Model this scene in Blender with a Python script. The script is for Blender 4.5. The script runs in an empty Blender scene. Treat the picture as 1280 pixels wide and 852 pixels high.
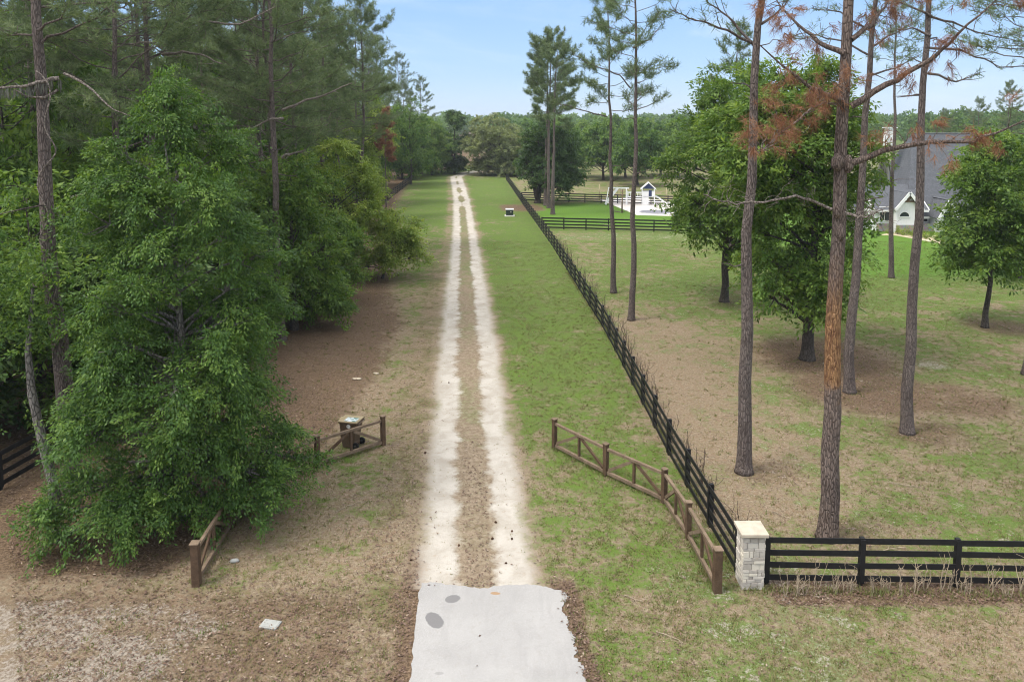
import bpy, math, random
import numpy as np
from mathutils import Vector

R = math.radians
rng = np.random.default_rng(7)
random.seed(7)
scene = bpy.context.scene
COL = scene.collection

# ------------------------------------------------------------------ camera
F, CX, CY, CAMH, TILT = 950.0, 640.0, 250.0, 12.0, R(6.0)
cd = bpy.data.cameras.new('camera')
cam = bpy.data.objects.new('camera', cd)
COL.objects.link(cam)
cam.location = (0, 0, CAMH)
cam.rotation_euler = (R(90) - TILT, 0, 0)
cd.sensor_width = 36.0
cd.lens = F / 1280 * 36.0
cd.shift_y = -(426 - CY) / 1280
cd.clip_end = 20000
scene.camera = cam


def ray(px, py):
    dx, dy = (px - CX) / F, -(py - CY) / F
    return np.array([dx, math.cos(TILT) + dy * math.sin(TILT), -math.sin(TILT) + dy * math.cos(TILT)])


def G(px, py, h=0.0):
    d = ray(px, py)
    k = (h - CAMH) / d[2]
    return np.array([d[0] * k, d[1] * k, h])


def P(px, py, Y):
    d = ray(px, py)
    k = Y / d[1]
    return np.array([d[0] * k, Y, CAMH + d[2] * k])


# ------------------------------------------------------------------ node helpers
class NT:
    def __init__(s, tree):
        s.t = tree
        s.n = tree.nodes
        s.l = tree.links

    def new(s, typ, **kw):
        nd = s.n.new(typ)
        for k, v in kw.items():
            setattr(nd, k, v)
        return nd

    def link(s, a, b):
        s.l.new(a, b)

    def val(s, sock, v):
        if isinstance(v, bpy.types.NodeSocket):
            s.l.new(v, sock)
        elif v is not None:
            sock.default_value = v

    def math(s, op, a, b=None, c=None, clamp=False):
        nd = s.new('ShaderNodeMath', operation=op, use_clamp=clamp)
        s.val(nd.inputs[0], a)
        s.val(nd.inputs[1], b)
        if c is not None:
            s.val(nd.inputs[2], c)
        return nd.outputs[0]

    def noise(s, vec, scale, detail=3.0, rough=0.55, dist=0.0):
        nd = s.new('ShaderNodeTexNoise')
        if vec is not None:
            s.l.new(vec, nd.inputs['Vector'])
        nd.inputs['Scale'].default_value = scale
        nd.inputs['Detail'].default_value = detail
        nd.inputs['Roughness'].default_value = rough
        nd.inputs['Distortion'].default_value = dist
        return nd.outputs['Fac']

    def mix(s, fac, a, b, blend='MIX'):
        nd = s.new('ShaderNodeMix', data_type='RGBA', blend_type=blend)
        s.val(nd.inputs['Factor'], fac)
        for i, v in ((6, a), (7, b)):
            if isinstance(v, tuple) and len(v) == 3:
                v = (*v, 1.0)
            s.val(nd.inputs[i], v)
        return nd.outputs[2]

    def ramp(s, fac, stops):
        nd = s.new('ShaderNodeValToRGB')
        els = nd.color_ramp.elements
        while len(els) < len(stops):
            els.new(0.5)
        for e, (p, c) in zip(els, stops):
            e.position = p
            e.color = (*c, 1.0)
        s.val(nd.inputs['Fac'], fac)
        return nd.outputs['Color']

    def smooth(s, x, lo, hi):
        nd = s.new('ShaderNodeMapRange', interpolation_type='SMOOTHSTEP', clamp=True)
        s.val(nd.inputs['Value'], x)
        s.val(nd.inputs['From Min'], lo)
        s.val(nd.inputs['From Max'], hi)
        return nd.outputs['Result']

    def attr(s, name):
        return s.new('ShaderNodeAttribute', attribute_name=name).outputs['Fac']

    def bump(s, h, strength=0.5, dist=0.05):
        nd = s.new('ShaderNodeBump')
        nd.inputs['Strength'].default_value = strength
        nd.inputs['Distance'].default_value = dist
        s.l.new(h, nd.inputs['Height'])
        return nd.outputs['Normal']

    def principled(s, color, rough=0.8, spec=0.2, normal=None, metallic=0.0):
        nd = s.new('ShaderNodeBsdfPrincipled')
        if isinstance(color, tuple):
            color = (*color, 1.0)
        s.val(nd.inputs['Base Color'], color)
        s.val(nd.inputs['Roughness'], rough)
        nd.inputs['Specular IOR Level'].default_value = spec
        nd.inputs['Metallic'].default_value = metallic
        if normal is not None:
            s.l.new(normal, nd.inputs['Normal'])
        return nd.outputs[0]

    def out(s, sh):
        nd = s.new('ShaderNodeOutputMaterial')
        s.l.new(sh, nd.inputs['Surface'])


def mat(name):
    m = bpy.data.materials.new(name)
    m.use_nodes = True
    m.node_tree.nodes.clear()
    return m, NT(m.node_tree)


def leaf_mat(name, stops, trans=0.42, tcol=(1.3, 1.25, 0.6), rough=0.5, spec=0.25):
    m, n = mat(name)
    t = n.attr('tint')
    oi = n.new('ShaderNodeObjectInfo')
    tt = n.math('ADD', t, n.math('MULTIPLY', n.math('SUBTRACT', oi.outputs['Random'], 0.5), 0.22))
    c = n.ramp(tt, stops)
    p = n.principled(c, rough, spec)
    tr = n.new('ShaderNodeBsdfTranslucent')
    n.link(n.mix(1.0, c, tcol, 'MULTIPLY'), tr.inputs['Color'])
    mx = n.new('ShaderNodeMixShader')
    mx.inputs['Fac'].default_value = trans
    n.link(p, mx.inputs[1])
    n.link(tr.outputs[0], mx.inputs[2])
    n.out(mx.outputs[0])
    return m


def bark_mat(name, a, b, c, zs=0.22, scale=20.0, patch=None):
    m, n = mat(name)
    tc = n.new('ShaderNodeTexCoord').outputs['Object']
    mp = n.new('ShaderNodeMapping')
    mp.inputs['Scale'].default_value = (1, 1, zs)
    n.link(tc, mp.inputs['Vector'])
    v = n.new('ShaderNodeTexVoronoi', feature='DISTANCE_TO_EDGE')
    v.inputs['Scale'].default_value = scale
    n.link(mp.outputs[0], v.inputs['Vector'])
    n1 = n.noise(mp.outputs[0], scale * 1.6, 5, 0.65)
    n2 = n.noise(tc, 0.9, 3)
    crack = n.smooth(v.outputs['Distance'], 0.0, 0.16)
    col = n.ramp(n.math('ADD', n.math('MULTIPLY', n1, 0.6), n.math('MULTIPLY', n2, 0.4)), [(0.3, a), (0.5, b), (0.7, c)])
    col = n.mix(n.math('MULTIPLY', n.math('SUBTRACT', 1.0, crack), 0.6), col, tuple(x * 0.45 for x in a))
    if patch:
        sp = n.new('ShaderNodeSeparateXYZ')
        n.link(tc, sp.inputs[0])
        z = n.math('ADD', sp.outputs['Z'], n.math('MULTIPLY', n.math('SUBTRACT', n.noise(tc, 3.0, 4), 0.5), 1.6))
        pm = n.math('MULTIPLY', n.smooth(z, patch[0] - .2, patch[0] + 0.5), n.math('SUBTRACT', 1.0, n.smooth(z, patch[1] - 1.3, patch[1] + 1.3)))
        fl = n.smooth(n.noise(mp.outputs[0], scale * 1.1, 4, 0.7), 0.38, 0.62)
        pc = n.mix(fl, (0.15, 0.075, 0.042), (0.36, 0.205, 0.1))
        col = n.mix(pm, col, pc)
    h = n.math('ADD', n.math('MULTIPLY', crack, 0.7), n.math('MULTIPLY', n1, 0.6))
    n.out(n.principled(col, 0.9, 0.1, n.bump(h, 0.9, 0.05)))
    return m


def wood_mat(name, a, b, rough=0.75, spec=0.2, axis_scale=(3, 3, 3), bumpd=0.01):
    m, n = mat(name)
    tc = n.new('ShaderNodeNewGeometry').outputs['Position']
    n1 = n.noise(tc, 4.0, 5, 0.7)
    n2 = n.noise(tc, 30.0, 3, 0.7)
    f = n.math('ADD', n.math('MULTIPLY', n1, 0.65), n.math('MULTIPLY', n2, 0.35))
    n.out(n.principled(n.ramp(f, [(0.32, a), (0.68, b)]), rough, spec, n.bump(n2, 0.4, bumpd)))
    return m


def plain_mat(name, col, rough=0.6, spec=0.3, var=0.15, scale=6.0, metallic=0.0):
    m, n = mat(name)
    tc = n.new('ShaderNodeNewGeometry').outputs['Position']
    n1 = n.noise(tc, scale, 4, 0.6)
    c = n.ramp(n1, [(0.3, tuple(x * (1 - var) for x in col)), (0.7, tuple(min(1, x * (1 + var)) for x in col))])
    n.out(n.principled(c, rough, spec, metallic=metallic))
    return m


# ------------------------------------------------------------------ mesh helpers
class MB:
    def __init__(s):
        s.v, s.f, s.c = [], [], 0

    def add(s, verts, faces):
        b = s.c
        s.v.extend([tuple(map(float, p)) for p in verts])
        s.f.extend([tuple(b + i for i in f) for f in faces])
        s.c += len(verts)

    def box(s, c, size, rot=None):
        """box by centre, full size and optional 3x3 rotation"""
        hx, hy, hz = [x / 2 for x in size]
        pts = np.array([[x, y, z] for x in (-hx, hx) for y in (-hy, hy) for z in (-hz, hz)])
        if rot is not None:
            pts = pts @ np.array(rot).T
        pts = pts + np.array(c)
        s.add(pts, [(0, 1, 3, 2), (4, 6, 7, 5), (0, 4, 5, 1), (2, 3, 7, 6), (0, 2, 6, 4), (1, 5, 7, 3)])

    def bar(s, p, q, w, h, up=(0, 0, 1)):
        """rectangular board from p to q: w across, h along 'up'"""
        p, q = np.array(p, float), np.array(q, float)
        d = q - p
        L = np.linalg.norm(d)
        d /= L
        sd = np.cross(d, np.array(up, float))
        sd /= np.linalg.norm(sd)
        u = np.cross(sd, d)
        s.box((p + q) / 2, (L, w, h), np.stack([d, sd, u], 1))

    def tube(s, pts, rad, n=8, cap=True):
        pts = np.array(pts, float)
        m = len(pts)
        rad = np.broadcast_to(np.array(rad, float), (m,))
        tan = np.gradient(pts, axis=0)
        tan /= np.linalg.norm(tan, axis=1)[:, None] + 1e-9
        ref = np.array([1.0, 0, 0]) if abs(tan[0][0]) < 0.8 else np.array([0, 1.0, 0])
        a = np.cross(tan, ref)
        a /= np.linalg.norm(a, axis=1)[:, None] + 1e-9
        b = np.cross(tan, a)
        th = np.linspace(0, 2 * math.pi, n, endpoint=False)
        ring = pts[:, None] + rad[:, None, None] * (np.cos(th)[None, :, None] * a[:, None] + np.sin(th)[None, :, None] * b[:, None])
        V = ring.reshape(-1, 3)
        fs = []
        for i in range(m - 1):
            for j in range(n):
                k = (j + 1) % n
                fs.append((i * n + j, i * n + k, (i + 1) * n + k, (i + 1) * n + j))
        if cap:
            fs.append(tuple(range(n))[::-1])
            fs.append(tuple((m - 1) * n + j for j in range(n)))
        s.add(V, fs)

    def build(s, name, m, parent=None, smooth=False, bevel=0.0):
        me = bpy.data.meshes.new(name)
        me.from_pydata(s.v, [], s.f)
        me.materials.append(m)
        if smooth:
            me.polygons.foreach_set('use_smooth', [True] * len(me.polygons))
        me.update()
        o = bpy.data.objects.new(name, me)
        COL.objects.link(o)
        if parent:
            o.parent = parent
        if bevel:
            bm = o.modifiers.new('bevel', 'BEVEL')
            bm.width = bevel
            bm.segments = 2
            bm.limit_method = 'ANGLE'
        return o


def np_mesh(name, V, k, m, tint=None, parent=None, attrs=None):
    """mesh of loose k-gons, V (n*k,3)"""
    n = len(V) // k
    me = bpy.data.meshes.new(name)
    me.vertices.add(n * k)
    me.vertices.foreach_set('co', np.ascontiguousarray(V, dtype=np.float32).ravel())
    me.loops.add(n * k)
    me.loops.foreach_set('vertex_index', np.arange(n * k, dtype=np.int32))
    me.polygons.add(n)
    me.polygons.foreach_set('loop_start', np.arange(0, n * k, k, dtype=np.int32))
    me.polygons.foreach_set('loop_total', np.full(n, k, dtype=np.int32))
    if tint is not None:
        a = me.attributes.new('tint', 'FLOAT', 'POINT')
        a.data.foreach_set('value', np.repeat(tint, k).astype(np.float32))
    me.materials.append(m)
    me.update(calc_edges=True)
    o = bpy.data.objects.new(name, me)
    COL.objects.link(o)
    if parent:
        o.parent = parent
    return o


def tag(o, label=None, cat=None, group=None, kind=None):
    for k, v in (('label', label), ('category', cat), ('group', group), ('kind', kind)):
        if v:
            o[k] = v
    return o


def empty(name, loc, label, cat, group=None, rz=0.0):
    o = bpy.data.objects.new(name, None)
    o.empty_display_size = 0.3
    COL.objects.link(o)
    o.location = tuple(map(float, loc))
    o.rotation_euler = (0, 0, rz)
    return tag(o, label, cat, group)


def copy_tree(src, loc, rz=0.0, sc=(1, 1, 1), label=None, group=None, mats=None):
    c = src.copy()
    COL.objects.link(c)
    c.location = tuple(map(float, loc))
    c.rotation_euler = (0, 0, rz)
    c.scale = sc
    if label:
        c['label'] = label
    if group:
        c['group'] = group
    elif 'group' in c:
        del c['group']
    for ch in list(src.children):
        d = ch.copy()
        COL.objects.link(d)
        d.parent = c
        for g in list(ch.children):
            e = g.copy()
            COL.objects.link(e)
            e.parent = d
    return c


def norm(a):
    return a / (np.linalg.norm(a, axis=-1, keepdims=True) + 1e-9)


def kites(c, d, nrm, L, w):
    """leaf kites: base c, axis d, normal nrm, length L, width ratio w"""
    s = norm(np.cross(nrm, d))
    L = L[:, None]
    a = c
    b = c + d * L * 0.45 + s * L * w * 0.5
    e = c + d * L
    f = c + d * L * 0.45 - s * L * w * 0.5
    return np.stack([a, b, e, f], 1).reshape(-1, 3)


def clump_leaves(cent, crad, outd, per, L, w=0.42, flat=0.55, droop=0.35, r=rng):
    m = len(cent)
    n = m * per
    ci = np.repeat(np.arange(m), per)
    g = r.normal(size=(n, 3))
    g *= (r.random((n, 1)) ** 0.5) / (np.linalg.norm(g, axis=1, keepdims=True) + 1e-9)
    g[:, 2] *= flat
    # every clump is a spray along a drooping twig
    ax = norm(outd * np.array([1, 1, .45]) + r.normal(size=(m, 3)) * .45 + np.array([0, 0, -droop * .5]))
    t = r.uniform(-1, 1, n)
    R_ = crad[ci]
    pos = cent[ci] + ax[ci] * (t * R_ * 1.15)[:, None] + g * (R_ * (.62 - .3 * np.abs(t)))[:, None]
    pos[:, 2] -= droop * R_ * .45 * (t + 1) ** 2 * .5
    d = norm(ax[ci] * .8 + g * .9 + r.normal(size=(n, 3)) * 0.4 + np.array([0, 0, -droop * .7]))
    nr = norm(np.array([0, 0, 0.8]) + outd[ci] * 0.45 + r.normal(size=(n, 3)) * 0.5)
    Ls = L * r.uniform(0.65, 1.3, n)
    V = kites(pos, d, nr, Ls, w)
    ct = r.random(m)
    tint = np.clip(0.5 + (ct[ci] - 0.5) * 0.55 + r.normal(size=n) * 0.14, 0, 1)
    return V, tint


# ------------------------------------------------------------------ materials
M = {}
M['pine_bark'] = bark_mat('pine_bark', (0.09, 0.07, 0.063), (0.175, 0.142, 0.128), (0.28, 0.235, 0.21))
M['dead_bark'] = bark_mat('dead_pine_bark', (.095, .072, .062), (.185, .142, .122), (.29, .23, .195), patch=(4.3, 7.3))
M['oak_bark'] = bark_mat('oak_bark', (0.05, 0.042, 0.036), (0.1, 0.085, 0.073), (0.17, 0.15, 0.13), 0.3, 12)
M['grey_bark'] = bark_mat('grey_bark', (0.1, 0.09, 0.08), (0.2, 0.185, 0.165), (0.33, 0.31, 0.28), 0.4, 10)
M['dead_branch'] = bark_mat('dead_branch_bark', (0.15, 0.12, 0.1), (0.26, 0.22, 0.19), (0.38, 0.33, 0.29), 0.8, 10)
M['leaf_deep'] = leaf_mat('deep_green_leaf', [(0.1, (.042, .092, .024)), (0.5, (.086, .17, .036)), (0.92, (.185, .28, .06))])
M['leaf_fresh'] = leaf_mat('fresh_green_leaf', [(0.1, (.056, .115, .022)), (0.5, (.112, .2, .036)), (0.92, (.215, .305, .062))])
M['leaf_yellow'] = leaf_mat('yellow_green_leaf', [(0.1, (.115, .18, .03)), (0.5, (.195, .28, .048)), (0.92, (.34, .4, .09))])
M['leaf_dark'] = leaf_mat('dark_green_leaf', [(0.1, (.042, .085, .028)), (0.5, (.072, .135, .04)), (0.92, (.13, .2, .058))])
M['leaf_olive'] = leaf_mat('olive_leaf', [(0.1, (.11, .14, .06)), (0.5, (.19, .23, .1)), (0.92, (.28, .32, .14))])
M['needle'] = leaf_mat('pine_needle', [(0.1, (0.08, 0.12, 0.052)), (0.5, (0.145, 0.2, 0.092)), (0.92, (0.225, 0.275, 0.13))], 0.35, (1.1, 1.1, 0.75))
M['rust_needle'] = leaf_mat('rust_needle', [(0.1, (.13, .055, .03)), (0.5, (.25, .115, .06)), (0.92, (.36, .2, .11))], 0.3, (1.1, 0.95, 0.8))
M['moss'] = leaf_mat('hanging_moss', [(0.1, (0.1, 0.1, 0.08)), (0.5, (0.16, 0.16, 0.13)), (0.92, (0.24, 0.24, 0.2))], 0.3, (1, 1, 0.9))
M['far_leaf'] = leaf_mat('far_wood_leaf', [(0.1, (.05, .11, .03)), (0.5, (.095, .18, .048)), (0.92, (.17, .26, .08))])
M['grass'] = leaf_mat('grass_blade', [(0.05, (0.075, 0.12, 0.025)), (0.4, (0.13, 0.165, 0.045)), (0.7, (0.2, 0.18, 0.08)), (1.0, (0.27, 0.2, 0.12))], 0.3)
M['litter'] = leaf_mat('fallen_leaf', [(0.05, (0.1, 0.06, 0.045)), (0.45, (0.15, 0.095, 0.068)), (0.8, (0.21, 0.14, 0.1)), (1.0, (0.36, 0.28, 0.21))], 0.1, (1, 0.9, 0.8))
M['black'] = wood_mat('black_board', (0.008, 0.008, 0.009), (0.018, 0.017, 0.017), 0.6, 0.25)
M['brown_wood'] = wood_mat('weathered_brown_wood', (0.055, 0.034, 0.021), (0.135, 0.088, 0.056), 0.85, 0.15)
M['grey_wood'] = wood_mat('weathered_rail_wood', (0.1, 0.07, 0.046), (0.25, 0.185, 0.13), 0.85, 0.15)
M['twig'] = plain_mat('dry_twig', (0.31, 0.25, 0.18), 0.9, 0.1, 0.35, 4)
M['dark_twig'] = plain_mat('dark_twig', (0.09, 0.065, 0.05), 0.9, 0.1, 0.35, 4)


# ------------------------------------------------------------------ lane curve and ground zones
lane_px = [(600, 870), (597, 760), (597, 730), (594, 650), (589, 560), (585, 430), (581, 300), (577, 250), (570, 221)]
LANE = [G(*p)[:2] for p in lane_px]
e = LANE[-1]
LANE = [np.array([LANE[0][0] + 0.3, 6.0])] + LANE + [e + np.array([1.5, 12]), e + np.array([7, 28]), e + np.array([16, 50]), e + np.array([26, 80])]
LANE = np.array(LANE)


def lane_x(y):
    return np.interp(y, LANE[:, 1], LANE[:, 0])


FENCE_R = np.array([G(919, 712)[:2], G(837, 524, 1.3)[:2], G(757, 386, 1.3)[:2], G(690, 290, 1.3)[:2], G(655, 246, 1.3)[:2], G(633, 217, 1.3)[:2]])
FENCE_L = np.array([(-16.3, 14.0), G(0, 612)[:2], G(72, 570)[:2], G(463, 268)[:2], G(512, 229)[:2]])


def fence_x(y):
    return np.interp(y, FENCE_R[:, 1], FENCE_R[:, 0])


def sst(x, a, b):
    t = np.clip((x - a) / (b - a), 0, 1)
    return t * t * (3 - 2 * t)


AP_R = np.array([[4.6, 8.5]] + [list(G(*p)[:2]) for p in ((733, 852), (724, 829), (716, 800), (709, 780), (706, 755), (700, 740))])
AP_L = np.array([[-4.2, 8.5]] + [list(G(*p)[:2]) for p in ((512, 860), (518, 790), (526, 731))])
AP_TOP = G(600, 734)[1]
LITTER_SHADE = [(*G(1010, 447)[:2], 6.5, 0.75), (*G(1062, 488)[:2], 5.5, 0.8), (*G(930, 589)[:2], 2.2, 0.5), (*G(1134, 541)[:2], 3.0, 0.6),
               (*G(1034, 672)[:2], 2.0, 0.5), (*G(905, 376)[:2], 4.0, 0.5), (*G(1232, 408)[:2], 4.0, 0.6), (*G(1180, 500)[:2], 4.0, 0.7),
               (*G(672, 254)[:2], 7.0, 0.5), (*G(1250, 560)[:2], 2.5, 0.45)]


def zones(x, y):
    x = np.asarray(x, float)
    y = np.asarray(y, float)
    s = x - lane_x(y)
    fx = fence_x(y)
    rv = sst(s, 1.2, 2.4) * (1 - sst(x - fx, -0.3, 0.3)) * (1 - sst(y, 150, 175))      # right verge
    fld = sst(x - fx, -0.3, 0.3)                                                          # right field
    lf = 1 - sst(s, -2.6, -1.6)                                                           # left of lane
    green = np.full(x.shape, 0.42)
    green = green + rv * (0.13 + 0.15 * sst(y, 22, 40) + 0.06 * sst(y, 45, 80))
    gf = 0.46 - 0.14 * sst(y, 19, 24) * (1 - sst(x, 8, 15)) * (1 - sst(y, 40, 52)) + 0.14 * sst(y, 38, 55) + 0.06 * sst(x, 9, 14)
    green = green * (1 - fld) + gf * fld
    gl = 0.40 + 0.14 * sst(y, 45, 70) + 0.22 * sst(y, 70, 95) - 0.12 * sst(-s, 5, 9)
    green = green * (1 - lf) + gl * lf
    lawn = sst(x - fx, 0.3, 1.5) * sst(y, 80, 88) * (1 - sst(y, 107, 112))
    lawn = np.maximum(lawn, sst(x, 18, 24) * sst(y, 52, 60) * (1 - sst(y, 84, 92)))
    green = green * (1 - lawn) + 0.95 * lawn
    farf = sst(y, 110, 116) * sst(x - fx, -1, 2)
    green = green * (1 - farf) + (0.5 + 0.25 * sst(y, 240, 330)) * farf
    cs = 1 - sst(np.abs(s), 1.3, 1.8)
    green = green * (1 - cs) + (0.42 + 0.13 * sst(y, 36, 62)) * cs
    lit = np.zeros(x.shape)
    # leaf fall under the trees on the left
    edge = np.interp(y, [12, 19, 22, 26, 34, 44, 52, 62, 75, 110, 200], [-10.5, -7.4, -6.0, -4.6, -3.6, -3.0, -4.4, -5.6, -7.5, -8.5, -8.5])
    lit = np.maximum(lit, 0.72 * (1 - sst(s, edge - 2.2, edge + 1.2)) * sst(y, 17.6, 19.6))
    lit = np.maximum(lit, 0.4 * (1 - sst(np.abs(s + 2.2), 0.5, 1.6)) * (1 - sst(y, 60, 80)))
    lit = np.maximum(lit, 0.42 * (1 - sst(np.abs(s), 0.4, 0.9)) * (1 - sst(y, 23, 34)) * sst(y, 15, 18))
    for (tx, ty, r, k) in LITTER_SHADE:  # brown discs: leaf litter, with the shading under the crowns painted in
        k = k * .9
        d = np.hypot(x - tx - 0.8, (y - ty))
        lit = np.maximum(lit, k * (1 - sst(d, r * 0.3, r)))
    lit = np.maximum(lit, 0.72 * (1 - sst(np.abs(y - 104) / 7, 0.3, 1)) * sst(s, 4, 6) * (1 - sst(s, 10, 13)))
    lit = np.maximum(lit, 0.52 * (1 - sst(y, 17.8, 19.5)) * (1 - sst(x, -4, -2.6)))
    # bed along the front fence
    lit = np.maximum(lit, 0.95 * sst(x, G(941, 737)[0] + .2, G(941, 737)[0] + .6) * (1 - sst(np.abs(y - G(941, 737)[1] + .12), 0.4, 0.75)))
    # earth rim round the apron
    ax = np.interp(y, AP_R[:, 1], AP_R[:, 0]) + 0.05
    lit = np.maximum(lit, 0.95 * (1 - sst(np.abs(x - ax), 0.2, 0.55)) * (1 - sst(y, AP_TOP + .1, AP_TOP + .6)))
    axl = np.interp(y, AP_L[:, 1], AP_L[:, 0]) - 0.1
    lit = np.maximum(lit, 0.75 * (1 - sst(np.abs(x - axl), 0.15, 0.8)) * (1 - sst(y, AP_TOP + 1, AP_TOP + 3)))
    sand = np.zeros(x.shape)
    sand = np.maximum(sand, 0.6 * (1 - sst(y, 17.4, 18.8)) * (1 - sst(x, -9.5, -3.0)))
    sand = np.maximum(sand, 0.42 * (1 - sst(y, 19, 21)) * sst(x, 2.2, 4) * (1 - sst(x, 8, 9)))
    sand = np.maximum(sand, 0.3 * fld * (1 - sst(y, 60, 90)))
    sand = np.maximum(sand, 0.42 * sst(x, 3, 5) * (1 - sst(np.abs(y - 78), 2, 5)) * (1 - sst(x, 24, 30)))
    d = np.hypot(x - G(925, 255)[0], 0) * 0 + np.hypot((x - G(1165, 455)[0]) / 1.5, y - G(1165, 455)[1])
    sand = np.maximum(sand, 0.62 * (1 - sst(d, 0.3, 1.4)))
    return np.clip(green, 0, 1), np.clip(lit, 0, 1), np.clip(sand, 0, 1)


def ground_mat(name, lane=False):
    m, n = mat(name)
    pos = n.new('ShaderNodeNewGeometry').outputs['Position']
    gA, lA, sA = n.attr('green'), n.attr('lit'), n.attr('sand')
    n1 = n.noise(pos, 0.22, 4, 0.6)
    n2 = n.noise(pos, 1.1, 4, 0.62, 0.4)
    n2b = n.noise(pos, 2.4, 4, 0.65, 0.6)
    n3 = n.noise(pos, 5.0, 4, 0.65)
    n4 = n.noise(pos, 11.0, 4, 0.75)
    n5 = n.noise(pos, 30.0, 3, 0.75)

    def brk(a, w1, w2, w3):
        x = n.math('MULTIPLY_ADD', n.math('SUBTRACT', n1, 0.5), w1, a)
        x = n.math('MULTIPLY_ADD', n.math('SUBTRACT', n2b, 0.5), 0.5, x)
        x = n.math('MULTIPLY_ADD', n.math('SUBTRACT', n2, 0.5), w2, x)
        x = n.math('MULTIPLY_ADD', n.math('SUBTRACT', n3, 0.5), w3, x)
        return n.math('MULTIPLY_ADD', n.math('SUBTRACT', n4, 0.5), 0.85, x)
    dry = n.mix(n.smooth(n4, 0.35, 0.65), (0.13, 0.1, 0.067), (0.285, 0.23, 0.158))
    dry = n.mix(n.smooth(n3, 0.4, 0.7), dry, (0.2, 0.135, 0.088))
    grn = n.mix(n.smooth(n4, 0.35, 0.65), (0.055, 0.09, 0.022), (0.122, 0.166, 0.044))
    grn = n.mix(n.smooth(n2, 0.35, 0.7), grn, (0.1, 0.155, 0.03))
    grn = n.mix(n.smooth(gA, 0.82, 0.95), grn, (0.085, 0.165, 0.024))
    grn = n.mix(n.math('MULTIPLY', n.smooth(n5, 0.52, 0.7), 0.55), grn, (0.2, 0.19, 0.085))
    dry = n.mix(n.math('MULTIPLY', n.smooth(n5, 0.5, 0.68), 0.6), dry, (0.36, 0.29, 0.2))
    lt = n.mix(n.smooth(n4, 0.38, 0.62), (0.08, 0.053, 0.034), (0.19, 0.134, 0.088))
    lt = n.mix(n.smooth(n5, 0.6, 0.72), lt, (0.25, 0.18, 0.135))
    sd = n.mix(n.smooth(n4, 0.3, 0.7), (0.2, 0.165, 0.13), (0.36, 0.32, 0.27))
    col = n.mix(n.smooth(brk(gA, 0.9, 1.0, 0.7), 0.34, 0.66), dry, grn)
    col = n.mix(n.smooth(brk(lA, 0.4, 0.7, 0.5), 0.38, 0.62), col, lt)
    col = n.mix(n.math('MULTIPLY', n.smooth(brk(sA, 0.5, 1.1, 0.6), 0.46, 0.7), 0.85), col, sd)
    hgt = n.math('ADD', n4, n.math('MULTIPLY', n5, 0.6))
    if lane:
        u = n.attr('u')
        wob = n.math('MULTIPLY', n.math('SUBTRACT', n2, 0.5), 0.9)
        wob = n.math('MULTIPLY_ADD', n.math('SUBTRACT', n1, 0.5), 0.6, wob)
        wob = n.math('MULTIPLY_ADD', n.math('SUBTRACT', n3, 0.5), 0.28, wob)
        wob = n.math('MULTIPLY_ADD', n.math('SUBTRACT', n4, 0.5), 0.22, wob)
        a = n.math('ADD', n.math('ABSOLUTE', u), wob)
        mk = n.math('MULTIPLY', n.smooth(n.math('ADD', a, n.attr('br')), 0.36, 0.72), n.math('SUBTRACT', 1.0, n.smooth(a, 1.18, 1.74)))
        fr = n.math('MULTIPLY', n.math('SUBTRACT', 1.0, n.smooth(a, 1.5, 2.2)), 0.6)
        mid = n.mix(n.smooth(n3, 0.4, 0.62), (0.2, 0.15, 0.105), (0.33, 0.27, 0.2))
        col = n.mix(fr, col, n.mix(n.smooth(n.attr('green'), 0.42, 0.75), mid, col))
        ch = n.mix(n.smooth(n2, 0.3, 0.7), (0.36, 0.325, 0.275), (0.475, 0.44, 0.39))
        ch = n.mix(n.math('MULTIPLY', n.smooth(n3, 0.52, 0.75), 0.4), ch, (0.3, 0.235, 0.17))
        ch = n.mix(n.math('MULTIPLY', n.smooth(n5, 0.6, 0.74), 0.35), ch, (0.27, 0.21, 0.16))
        col = n.mix(mk, col, ch)
    n.out(n.principled(col, 0.95, 0.05, n.bump(hgt, 0.55, 0.06)))
    return m


def grid_mesh(name, XX, YY, ZZ, m, extra=None):
    h, w = XX.shape
    V = np.stack([XX, YY, ZZ], -1).reshape(-1, 3)
    idx = np.arange(h * w).reshape(h, w)
    q = np.stack([idx[:-1, :-1], idx[:-1, 1:], idx[1:, 1:], idx[1:, :-1]], -1).reshape(-1, 4)
    me = bpy.data.meshes.new(name)
    me.vertices.add(len(V))
    me.vertices.foreach_set('co', V.astype(np.float32).ravel())
    me.loops.add(q.size)
    me.loops.foreach_set('vertex_index', q.astype(np.int32).ravel())
    me.polygons.add(len(q))
    me.polygons.foreach_set('loop_start', np.arange(0, q.size, 4, dtype=np.int32))
    me.polygons.foreach_set('loop_total', np.full(len(q), 4, dtype=np.int32))
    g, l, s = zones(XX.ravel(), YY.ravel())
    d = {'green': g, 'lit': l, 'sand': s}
    if extra:
        d.update(extra)
    for k, a in d.items():
        at = me.attributes.new(k, 'FLOAT', 'POINT')
        at.data.foreach_set('value', np.asarray(a, np.float32).ravel())
    me.materials.append(m)
    me.update(calc_edges=True)
    o = bpy.data.objects.new(name, me)
    COL.objects.link(o)
    o['kind'] = 'structure'
    return o


ys = np.concatenate([[-3000, -300, -40, 0], np.arange(6, 60, 0.4), np.arange(60, 130, 1.0), np.arange(130, 260, 4), np.geomspace(260, 6000, 26)])
xs = np.concatenate([-np.geomspace(4000, 46, 20), np.arange(-44, -18, 1.0), np.arange(-18, 20, 0.4), np.arange(20, 50, 1.0), np.geomspace(52, 4000, 20)])
XX, YY = np.meshgrid(xs, ys)
ground = grid_mesh('ground', XX, YY, np.zeros_like(XX), ground_mat('ground_soil_and_grass'))

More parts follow.
